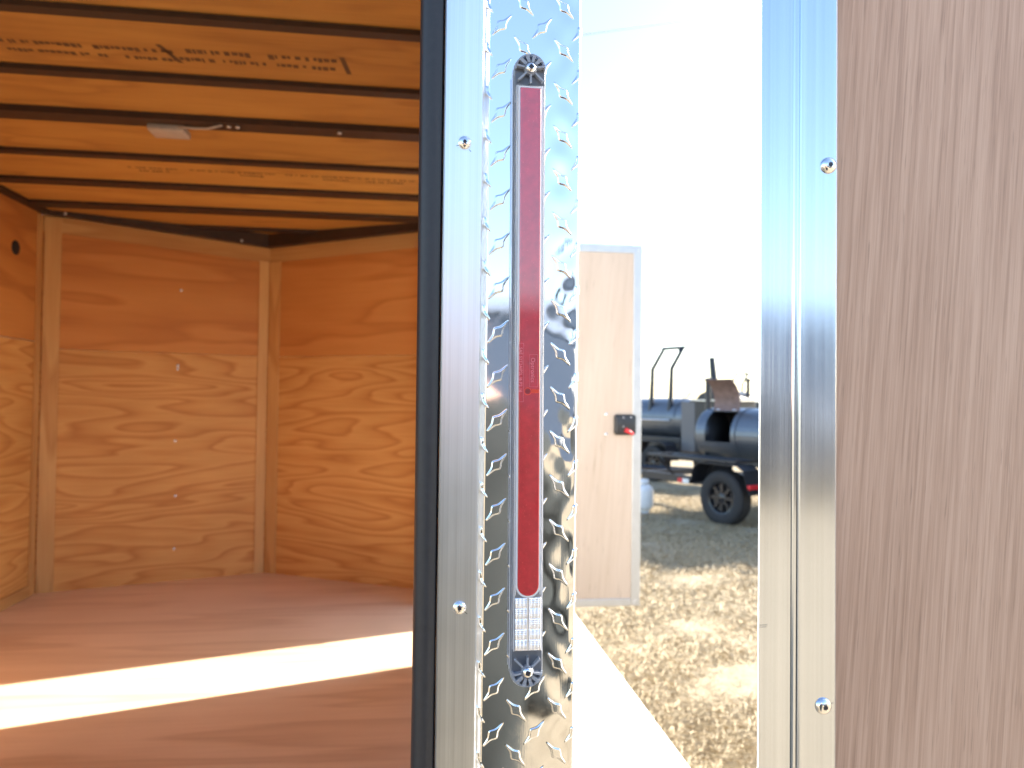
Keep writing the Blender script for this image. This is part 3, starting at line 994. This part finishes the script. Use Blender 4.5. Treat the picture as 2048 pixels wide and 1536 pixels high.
for z, x in ((2.25, 0.2355), (1.995, 0.2355), (1.688, 0.2357), (1.378, 0.2335), (1.065, 0.2340), (0.78, 0.2340)):
    screw('screw', (x, 0.3983, z), (0, -1, 0), 0.0047, RD, star=7)
mk = MB()
for lo_, hi_ in (((0.1964, 0.40125, 1.4238), (0.2012, 0.4014, 1.4240)), ((0.1964, 0.40125, 1.4227), (0.2006, 0.4014, 1.42285)),
                 ((0.2290, 0.39825, 1.3802), (0.2305, 0.3984, 1.3804)), ((0.2372, 0.39825, 1.3793), (0.2400, 0.3984, 1.3795))):
    MB().box(lo_, hi_).build('scribe_mark', 'dark', RD)
for z in (0.95, 2.12):
    MB().box((0.108, 0.436, z-0.03), (0.40, 0.441, z+0.03), 0, 0.0015).tube([(0.150, 0.446, z-0.04), (0.150, 0.446, z+0.04)], 0.009, 12).build('strap_hinge', 'bolt', RD)

# ------------------------------------------------------------------ smoker trailers
def place(root, wheel_xy, rear=(0.435, -0.904)):
    """root frame: +x rear of the trailer, +y its left side, wheel at y=0.75"""
    r_ = Vector((rear[0], rear[1], 0)).normalized()
    l_ = Vector((r_.y, -r_.x, 0))
    # local axes: x=r_, y=l_ would be left handed, so the builder mirrors y
    o = Vector((wheel_xy[0], wheel_xy[1], 0))-l_*0.75
    root.location = o
    root.rotation_euler = (0, 0, math.atan2(r_.y, r_.x))

YS = -1.0     # the visible (left) side lies along local -y
def shell(x0, x1, yc, zc, r, a0, a1, n=20, th=0.008, hole=None, nx=12, mi=0, inner=1):
    """part of a barrel along x; angle 0 points to the visible side, 90 up; hole=(xa, xb, a, b)"""
    mb = MB()
    xs = np.linspace(x0, x1, nx+1)
    if hole:
        xs = np.array(sorted(set([round(float(x), 4) for x in xs if not hole[0]-0.03 < x < hole[1]+0.03]+[hole[0], hole[1], (hole[0]+hole[1])/2])))
    an = np.linspace(a0, a1, n+1)
    if hole:
        an = np.array(sorted(set([round(float(a), 3) for a in an if not (abs(a-hole[2]) < 3 or abs(a-hole[3]) < 3)]+[hole[2], hole[3]])))
    def pt(x, a, rr_):
        return (x, yc+YS*rr_*math.cos(R(a)), zc+rr_*math.sin(R(a)))
    for i in range(len(xs)-1):
        for j in range(len(an)-1):
            if hole and xs[i] >= hole[0]-1e-4 and xs[i+1] <= hole[1]+1e-4 and an[j] >= hole[2]-1e-3 and an[j+1] <= hole[3]+1e-3:
                continue
            q = [pt(xs[i], an[j], r), pt(xs[i+1], an[j], r), pt(xs[i+1], an[j+1], r), pt(xs[i], an[j+1], r)]
            p = [pt(xs[i], an[j], r-th), pt(xs[i+1], an[j], r-th), pt(xs[i+1], an[j+1], r-th), pt(xs[i], an[j+1], r-th)]
            mb.add(q, [(0, 1, 2, 3)], mi)
            mb.add(p, [(3, 2, 1, 0)], inner)
            mb.add(q+p, [(0, 4, 5, 1), (1, 5, 6, 2), (2, 6, 7, 3), (3, 7, 4, 0)], mi)
    return mb

def chassis(root, x0, x1, fend=True):
    fr = MB()
    for y in (-0.55, 0.55):
        fr.box((x0, y-0.03, 0.44), (x1, y+0.03, 0.54))
    for x in np.linspace(x0+0.03, x1-0.03, 4):
        fr.box((x-0.03, -0.519, 0.445), (x+0.03, 0.519, 0.535))
    fr.tube([(x0, -0.5, 0.49), (x0-1.1, 0, 0.49)], 0.045, 4).tube([(x0, 0.5, 0.49), (x0-1.1, 0, 0.49)], 0.045, 4)
    fr.build('frame', 'black_paint', root)
    for s in (-1, 1):
        wheel((0, s*0.75, 0.345), (0, s, 0), 0.345, 0.21, root)
        f = MB()
        pr = [(-0.46, 0.50), (-0.40, 0.72), (-0.30, 0.78), (0.30, 0.78), (0.40, 0.72), (0.48, 0.44)]
        for a, b in zip(pr[:-1], pr[1:]):
            q = []
            for y in (s*0.60, s*0.90):
                q += [(a[0], y, a[1]), (b[0], y, b[1]), (b[0], y, b[1]-0.012), (a[0], y, a[1]-0.012)]
            f.add(q, [(0, 1, 2, 3), (7, 6, 5, 4), (0, 4, 5, 1), (1, 5, 6, 2), (2, 6, 7, 3), (3, 7, 4, 0)])
        f.prism([(p[0], p[1]) for p in pr]+[(0.44, 0.44), (0.36, 0.69), (0.28, 0.74), (-0.28, 0.74), (-0.36, 0.69), (-0.42, 0.50)], s*0.60, s*0.612)
        f.build('fender', 'black_paint', root)
        MB().box((0.45, s*0.80-0.09, 0.50), (0.50, s*0.80+0.09, 0.555), 0, 0.006).build('tail_lamp', 'red_plastic', root)
    MB().box((x0+0.73, -0.600, 0.44), (x0+0.82, -0.5805, 0.50)).build('red_reflector', 'red_plastic', root)
    MB().box((x0+0.8205, -0.600, 0.44), (x0+0.93, -0.5805, 0.50)).build('white_reflector', 'white_tape', root)

def front_smoker():
    t = empty('smoker_trailer', (0, 0, 0))
    tag(t, 'black barrel smoker trailer with its rusty lid standing open, wheel and red lamps nearest us', 'smoker trailer')
    chassis(t, -1.70, 1.5)
    zc, r, yc = 1.12, 0.36, -0.05
    h = (-0.66, -0.22, -16.0, 62.0)
    shell(-0.81, 1.5, yc, zc, r, -180, 180, 40, 0.010, h, 14).build('barrel', ['barrel', 'soot'], t)
    # domed ends
    for x, s in ((-0.81, -1), (1.5, 1)):
        MB().lathe([(r, 0), (r*0.97, 0.03), (r*0.75, 0.055), (r*0.001, 0.07)], (x, yc, zc), (s, 0, 0), 36).build('barrel_end', 'barrel', t, True)
    # weld bands
    for x in (-0.17, 0.35):
        shell(x, x+0.03, yc, zc, r+0.010, -60, 150, 26, 0.009, None, 1, 0, 0).build('barrel_band', 'barrel', t)
    # open lid: the cut-out piece turned about its hinge at the top
    lid = shell(h[0], h[1], yc, zc, r+0.004, h[2], h[3], 14, 0.010, None, 4, 0, 0)
    hy, hz = yc+YS*(r+0.004)*math.cos(R(62)), zc+(r+0.004)*math.sin(R(62))
    ang = R(-136)
    vv = []
    for (x, y, z) in lid.v:
        dy, dz = y-hy, z-hz
        vv.append((x, hy+dy*math.cos(ang)-dz*math.sin(ang), hz+dy*math.sin(ang)+dz*math.cos(ang)))
    lid.v = vv
    lid.build('open_lid', 'rust', t)
    for x in (-0.58, -0.30):
        MB().tube([(x-0.03, hy, hz+0.012), (x+0.03, hy, hz+0.012)], 0.012, 8).build('lid_hinge', 'bolt', t)
    MB().tube([(-0.95, -0.02, 1.40), (-0.95, -0.02, 1.86)], 0.04, 10).lathe([(0.055, 0), (0.055, 0.03), (0.01, 0.05)], (-0.95, -0.02, 1.86), (0, 0, 1), 12).build('chimney', 'black_paint', t)
    MB().tube([(0.0, 0.25, 1.35), (0.0, 0.25, 1.93)], 0.03, 10).build('chimney', 'black_paint', t)
    # saddle legs
    for x in (-0.75, 0.3, 1.3):
        MB().box((x-0.03, -0.32, 0.54), (x+0.03, 0.24, 0.84)).build('saddle', 'black_paint', t)
    # expanded metal shelf: crossed bars in a frame
    sh = MB()
    x0, x1, y0, y1, z = -1.25, 0.30, -0.92, -0.42, 0.835
    sh.box((x0, y0, z-0.03), (x1, y0+0.03, z)).box((x0, y1-0.03, z-0.03), (x1, y1, z)).box((x0, y0+0.031, z-0.03), (x0+0.03, y1-0.031, z)).box((x1-0.03, y0+0.031, z-0.03), (x1, y1-0.031, z))
    k = x0-0.4
    while k < x1:
        for s in (1, -1):
            a = Vector((k if s == 1 else k+0.5, y0+0.03, z-0.012))
            b = Vector((k+0.5 if s == 1 else k, y1-0.03, z-0.012))
            if a.x > x0 and b.x < x1 and a.x < x1 and b.x > x0:
                sh.tube([a, b], 0.004, 4)
        k += 0.036
    sh.build('shelf', 'black_paint', t)
    for x in (-1.1, 0.1):
        MB().tube([(x, -0.50, 0.50), (x, -0.88, 0.81)], 0.018, 6).build('shelf_strut', 'black_paint', t)
    MB().lathe([(0.03, 0), (0.03, 0.02), (0.02, 0.03), (0.001, 0.03)], (0, -0.79, 0.345), (0, -1, 0), 14).build('hub_cap', 'green_cap', t, True)
    # offset fire box at the rear end
    MB().box((1.56, -0.40, 0.62), (2.15, 0.30, 1.20), 0, 0.01).build('fire_box', 'black_paint', t)
    place(t, (3.93, 8.985))
    return t
front_smoker()

def back_smoker():
    t = empty('smoker_trailer', (0, 0, 0))
    tag(t, 'smoker trailer with tall bent lid frame and warming box, just beyond the pale side door', 'smoker trailer', 'barrel smokers with lid frames')
    chassis(t, -1.9, 2.4)
    zc, r, yc = 1.22, 0.40, -0.05
    shell(-1.7, 0.40, yc, zc, r, -180, 180, 36, 0.01, None, 8).build('barrel', ['barrel', 'soot'], t)
    MB().lathe([(r, 0), (r*0.97, 0.03), (r*0.001, 0.08)], (-1.7, yc, zc), (-1, 0, 0), 32).build('barrel_end', 'barrel', t, True)
    lid = shell(-0.75, 0.20, yc, zc, r+0.012, 5, 85, 12, 0.010, None, 3, 0, 0)
    lid.build('lid', 'barrel', t)
    # counterweight frame on the lid
    pts = []
    for x in (-0.52, 0.02):
        pts.append([(x, -0.38, 1.36), (x, -0.36, 1.62), (x, -0.34, 2.22), (x, -0.02, 2.66)])
    fb = MB()
    for p in pts:
        fb.tube(p, [0.062, 0.048, 0.042, 0.036], 8)
    fb.tube([(-0.56, -0.02, 2.66), (0.06, -0.02, 2.66)], 0.034, 8)
    fb.add([(0.02, -0.05, 2.64), (0.02, -0.16, 2.49), (-0.10, -0.03, 2.65)], [(0, 1, 2)])
    fb.build('lid_frame', 'black_paint', t)
    MB().tube([(-0.7, -0.47, 1.19), (0.1, -0.47, 1.19)], 0.018, 8).build('lid_handle', 'bolt', t)
    MB().box((-1.45, -0.46, 0.545), (0.38, 0.36, 0.86), 0, 0.01).build('dark_filler', 'black_paint', t)  # dark block added to close the bright gap under the barrel
    MB().box((0.41, -0.47, 0.60), (0.76, 0.40, 1.56), 0, 0.01).build('side_box', 'box_grey', t)
    wb = MB().box((0.765, -0.47, 0.60), (1.45, 0.42, 1.58), 0, 0.01)
    wb.build('warming_box', 'black_paint', t)
    MB().box((0.70, -0.52, 1.581), (1.50, 0.46, 1.60)).build('box_lid', 'bolt', t)
    dm_ = [(1.105+0.36*math.cos(a), 1.601+0.17*math.sin(a)) for a in np.linspace(0, math.pi, 14)]
    MB().prism(dm_, -0.40, 0.40).build('dome_lid', 'black_paint', t)
    MB().tube([(0.86, -0.05, 1.60), (0.86, -0.05, 1.95), (0.80, -0.05, 2.42)], [0.078, 0.07, 0.058], 12).build('chimney', 'black_paint', t)
    MB().tube([(1.42, 0.25, 1.60), (1.42, 0.25, 1.98)], 0.035, 8).lathe([(0.05, 0), (0.06, 0.03), (0.01, 0.05)], (1.42, 0.25, 1.97), (0, 0, 1), 10).build('vent_pipe', 'black_paint', t)
    MB().box((1.46, -0.45, 0.60), (2.3, 0.40, 1.05), 0, 0.01).build('fire_box', 'black_paint', t)
    return t
s2 = back_smoker()
place(s2, (4.72, 14.10))
s3 = dup(s2)
s3['label'] = 'farthest smoker trailer, only its bent lid frame seen beside the aluminium door edge'
place(s3, (11.75, 26.1))

# white gas cylinder half hidden by the side door
gc = MB().lathe([(0.10, 0.0), (0.10, 0.05), (0.11, 0.055), (0.145, 0.10), (0.152, 0.14), (0.152, 0.31), (0.14, 0.36), (0.09, 0.40), (0.03, 0.41), (0.001, 0.41)], (0, 0, 0), (0, 0, 1), 28)
g = empty('gas_cylinder', (3.16, 9.98, 0))
tag(g, 'white gas cylinder standing on the ground just beyond the pale side door', 'gas cylinder')
gb = MB()
gb.v = [(x+3.16, y+9.98, z) for x, y, z in gc.v]
gb.f, gb.mi = gc.f, gc.mi
smooth_by_angle(gb.build('tank', 'tank', g), 40)
MB().lathe([(0.085, 0.40), (0.085, 0.47), (0.078, 0.47), (0.078, 0.40)], (3.16, 9.98, 0), (0, 0, 1), 20).build('collar', 'tank', g, True)
MB().lathe([(0.02, 0.40), (0.02, 0.45), (0.03, 0.45), (0.03, 0.47), (0.001, 0.47)], (3.16, 9.98, 0), (0, 0, 1), 12).build('valve', 'bolt', g, True)

# ------------------------------------------------------------------ bare tree, brush, cable
def bare_tree(name, loc, h, seed, label, group):
    rr_ = random.Random(seed)
    t = empty(name, loc)
    tag(t, label, 'tree', group)
    tr, cr = MB(), MB()
    def branch(mb, p, d, L, r, lvl):
        pts, rad = [p], [r]
        n = 4
        for k in range(n):
            d = (d+Vector((rr_.uniform(-.22, .22), rr_.uniform(-.22, .22), rr_.uniform(-.05, .18)))).normalized()
            p = p+d*L/n
            pts.append(p)
            rad.append(r*(1-0.55*(k+1)/n))
        mb.tube(pts, rad, 6 if lvl == 0 else 4 if lvl < 3 else 3, cap=False)
        if lvl < 5:
            for k in range(4 if lvl < 3 else 3):
                i = rr_.randint(2 if lvl == 0 else 1, n)
                a = rr_.uniform(0, 6.28)
                dd = (d*0.6+Vector((math.cos(a), math.sin(a), rr_.uniform(-0.1, 0.6)))*0.75).normalized()
                branch(cr, pts[i], dd, L*rr_.uniform(0.55, 0.75), rad[i]*0.62, lvl+1)
    branch(tr, Vector(loc), Vector((0, 0, 1)), h*0.42, h*0.018, 0)
    tr.build('trunk', 'bark', t)
    cr.build('crown', 'bark', t)
    return t
bare_tree('bare_tree', (8.8, 36.5, 0), 7.0, 3, 'leafless grey tree with fine twigs behind the smokers at the side door edge', None)
bare_tree('bare_tree', (19.5, 52.0, 0), 5.0, 5, 'small leafless tree far off behind the black chimney pipe', None)

def brush():
    N = 5000
    a = rng.random(N)
    ang = R(2)+a*R(36)
    dist = rng.uniform(70, 90, N)
    x, y = np.sin(ang)*dist, np.cos(ang)*dist
    hgt = 1.0+0.4*np.sin(ang*60)+0.3*np.sin(ang*143+1)
    z = rng.random(N)*np.maximum(hgt, 0.5)
    s = rng.uniform(0.12, 0.35, N)
    v = np.empty((N, 3, 3))
    for k in range(3):
        off = rng.normal(size=(N, 3))*s[:, None]
        v[:, k, 0], v[:, k, 1], v[:, k, 2] = x+off[:, 0], y+off[:, 1], np.maximum(z+off[:, 2], -0.02)
    o = link_mesh('distant_brush', v.reshape(-1, 3), np.arange(N*3).reshape(N, 3).tolist(), 'brush', None, kind='stuff')
    tag(o, 'low band of reddish winter brush along the far horizon', 'bushes')
brush()
P0, P1 = Vector((5.5308, 24.2215, 13.9123)), Vector((14.778, 29.9617, 18.6577))
dv = P1-P0
cb_pts = [P0+dv*t+Vector((0, 0, 0.10*(t-0.5)**2)) for t in np.linspace(-3.2, 4.0, 30)]
tag(MB().tube(cb_pts, 0.028, 6).build('overhead_cable', 'cable', None), 'thin overhead cable crossing the white sky above the side door', 'cable')

# ------------------------------------------------------------------ unseen things added behind and beside us for reflections and shadow
def box_trailer(loc, rot, L, W_, H, mat, label):
    t = empty('shade_trailer', (0, 0, 0))
    tag(t, label, 'trailer')
    b_ = MB().box((-W_/2, 0, 0.5), (W_/2, L, H), 0, 0.04).build('body', mat, t)
    tr_ = MB()
    for x in (-W_/2-0.004, W_/2+0.004):
        for y in (0, L):
            tr_.box((x-0.03, y-0.03, 0.5), (x+0.03, y+0.03, H))
    tr_.build('corner_trim', 'alu_dull', t)
    for s in (-1, 1):
        for y in (L*0.42, L*0.42+0.85):
            wheel((s*(W_/2+0.15), y, 0.345), (s, 0, 0), 0.345, 0.21, t)
        MB().box((s*(W_/2+0.15)-0.14, L*0.42-0.45, 0.75), (s*(W_/2+0.15)+0.14, L*0.42+1.3, 0.77)).build('fender', 'alu_dull', t)
    t.location = loc
    t.rotation_euler = (0, 0, rot)
    return t
box_trailer((7.95, 8.39, 0), R(18.3), 3.0, 2.1, 2.75, 'skin_grey', 'unseen charcoal box trailer added off to the right to shade the ground')  # invented out of view; casts the shade across the ground by the smokers
def shop():  # invented building out of view, gives the metal a blue-grey reflection
    t = empty('reflection_shop', (3.5, -24, 0))
    tag(t, 'unseen long slate blue metal shop added behind the camera for its reflection', 'building')
    MB().box((-9, -32, 0), (17, -24, 4.6)).build('wall', 'slate', t)
    for k in range(64):
        x = -8.9+k*0.405
        if k == 0:
            rib = MB().box((x, -23.999, 0.05), (x+0.05, -23.96, 4.55)).build('rib', 'slate', t)
        else:
            c = rib.copy()
            COL.objects.link(c)
            c.location = (rib.location.x+k*0.405, rib.location.y, rib.location.z)
    rf = MB()
    rf.add([(-9.3, -23.7, 4.61), (17.3, -23.7, 4.61), (17.3, -28, 5.7), (-9.3, -28, 5.7), (-9.3, -32.3, 4.61), (17.3, -32.3, 4.61)], [(0, 1, 2, 3), (3, 2, 5, 4), (0, 3, 4), (1, 5, 2), (0, 4, 5, 1)])
    rf.build('roof', 'alu_dull', t)
    MB().box((8, -23.95, 0.02), (11.6, -23.90, 3.6)).build('door', 'skin_white', t)
M['slate'] = plain('slate_blue_siding', (0.075, 0.105, 0.16), 0.5, 0, 0.06, 2)
shop()
for k, (x, y, an) in enumerate(((6.6, -11.0, 2.6), (10.4, -11.5, 2.4), (6.2, -12.5, 2.9))):  # copies added out of view so the door trim mirrors something dark
    q = dup(s2)
    q['label'] = ('nearest', 'middle', 'farthest')[k]+' of the unseen smoker trailers added behind the camera for reflections'
    q.location = (x, y, 0)
    q.rotation_euler = (0, 0, an)

def cedar(loc, h, wd, seed, lab):  # invented trees out of view, there only to be reflected
    g_ = np.random.default_rng(seed)
    t = empty('reflection_cedar', loc)
    tag(t, lab, 'tree', 'unseen evergreens added behind the camera')
    MB().tube([loc, (loc[0], loc[1], h*0.8)], [0.18, 0.05], 8).build('trunk', 'bark', t)
    N = 3500
    z = g_.random(N)**1.1*h*0.95+h*0.05
    rad = wd*(1-(z/h)**1.4)*(0.45+0.55*g_.random(N)**0.5)*(0.8+0.3*np.sin(z*5))
    a = g_.uniform(0, 6.28, N)
    rad *= 0.85+0.25*np.sin(a*3+z*1.7)
    c = np.stack([loc[0]+rad*np.cos(a), loc[1]+rad*np.sin(a), z], 1)
    v = c[:, None, :]+g_.normal(size=(N, 3, 3))*0.16
    link_mesh('crown', v.reshape(-1, 3), np.arange(N*3).reshape(N, 3).tolist(), 'leaf', t)
for k, (x, y, h, wd) in enumerate(((-12.5, -26, 5.2, 2.0), (1.6, -37, 9.0, 2.9), (9.5, -38, 8.4, 2.8))):
    cedar((x, y, 0), h, wd, k, 'unseen dark evergreen tree added behind the camera for reflections, number %s from its left end' % ('one two three four five six seven eight'.split()[k]))

def photographer():
    """a standing person added close behind the camera, hands in the jacket pockets: the dark shape mirrored in the tread plate"""
    o3 = Vector((0.035, -0.36, 0.0))
    J = {'pel': (0, 0, 0.90, .185, .115), 'waist': (0, -.01, 1.04, .195, .12), 'chest': (0, 0, 1.22, .205, .12), 'neckb': (0, -.02, 1.37, .085, .075), 'neck': (0, -.01, 1.44, .056, .056),
         'head': (0, .02, 1.53, .078, .092), 'crown': (0, .01, 1.61, .066, .080)}
    for s, n in ((-1, 'l'), (1, 'r')):
        J['sh'+n] = (s*.165, -.015, 1.34, .075, .070)
        J['el'+n] = (s*.245, -.05, 1.06, .050, .050)
        J['wr'+n] = (s*.170, .06, .90, .042, .042)
        J['hip'+n] = (s*.09, 0, .84, .088, .092)
        J['kn'+n] = (s*.10, .015, .48, .060, .062)
        J['an'+n] = (s*.105, -.02, .09, .044, .048)
        J['toe'+n] = (s*.125, .14, .045, .040, .036)
    E_ = [('pel', 'waist'), ('waist', 'chest'), ('chest', 'neckb'), ('neckb', 'neck'), ('neck', 'head'), ('head', 'crown')]
    for n in 'lr':
        E_ += [('neckb', 'sh'+n), ('sh'+n, 'el'+n), ('el'+n, 'wr'+n), ('pel', 'hip'+n), ('hip'+n, 'kn'+n), ('kn'+n, 'an'+n), ('an'+n, 'toe'+n)]
    for k_ in J:                              # a tall person
        q_ = J[k_]
        J[k_] = (q_[0], q_[1], q_[2]*1.10, q_[3]*1.18, q_[4]*1.05)
    keys = list(J)
    me = bpy.data.meshes.new('person')
    me.from_pydata([J[k][:3] for k in keys], [(keys.index(a), keys.index(b)) for a, b in E_], [])
    o = bpy.data.objects.new('person', me)
    COL.objects.link(o)
    sm = o.modifiers.new('skin', 'SKIN')
    o.modifiers.new('sub', 'SUBSURF').levels = 1
    o.modifiers['sub'].render_levels = 2
    lay = me.skin_vertices[0].data if me.skin_vertices else None
    if lay is None:
        me.attributes
    for i, k in enumerate(keys):
        lay[i].radius = J[k][3:5]
        lay[i].use_root = (k == 'pel')
    dg = bpy.context.evaluated_depsgraph_get()
    m2 = bpy.data.meshes.new_from_object(o.evaluated_get(dg))
    o.modifiers.clear()
    o.data = m2
    m2.materials.clear()
    for mm in ('jacket', 'jeans', 'skin', 'hair', 'shoe'):
        m2.materials.append(M[mm])
    for p in m2.polygons:
        c = p.center
        p.use_smooth = True
        if c.z > 1.56:
            p.material_index = 3 if (c.z > 1.745 or c.y < -0.02) else 2
        elif c.z > 0.86:
            p.material_index = 0
        elif c.z > 0.10:
            p.material_index = 1
        else:
            p.material_index = 4
    o.location = o3
    tag(o, 'person in a dark jacket mirrored in the tread plate, added behind the camera for that reflection', 'person')
    fc = MB()
    for s in (-1, 1):
        fc.lathe([(0.011, 0), (0.008, 0.006), (0.001, 0.009)], (o3.x+s*0.033, o3.y+0.103, 1.70), (0, 1, 0), 10, 1)
    fc.tube([(o3.x, o3.y+0.102, 1.70), (o3.x, o3.y+0.130, 1.66), (o3.x, o3.y+0.105, 1.652)], [0.009, 0.015, 0.010], 8, 0)
    fc.tube([(o3.x-0.024, o3.y+0.098, 1.625), (o3.x, o3.y+0.108, 1.624), (o3.x+0.024, o3.y+0.098, 1.625)], 0.006, 6, 2)
    for s in (-1, 1):
        fc.lathe([(0.030, 0), (0.026, 0.008), (0.001, 0.011)], (o3.x+s*0.078, o3.y+0.01, 1.69), (s, 0, 0), 12, 0)
    f_ = fc.build('face', ['skin', 'shoe', 'red_plastic'], None, True)
    f_.parent = o
    f_.location = Vector(f_.location)-o3
M['jacket'] = plain('dark_jacket', (0.012, 0.016, 0.017), 0.85)
M['jeans'] = plain('dark_jeans', (0.018, 0.024, 0.034), 0.85)
M['skin'] = plain('skin', (0.42, 0.25, 0.18), 0.5)
M['hair'] = plain('hair', (0.05, 0.03, 0.02), 0.6)
M['shoe'] = plain('dark_shoe', (0.02, 0.02, 0.022), 0.5)
photographer()
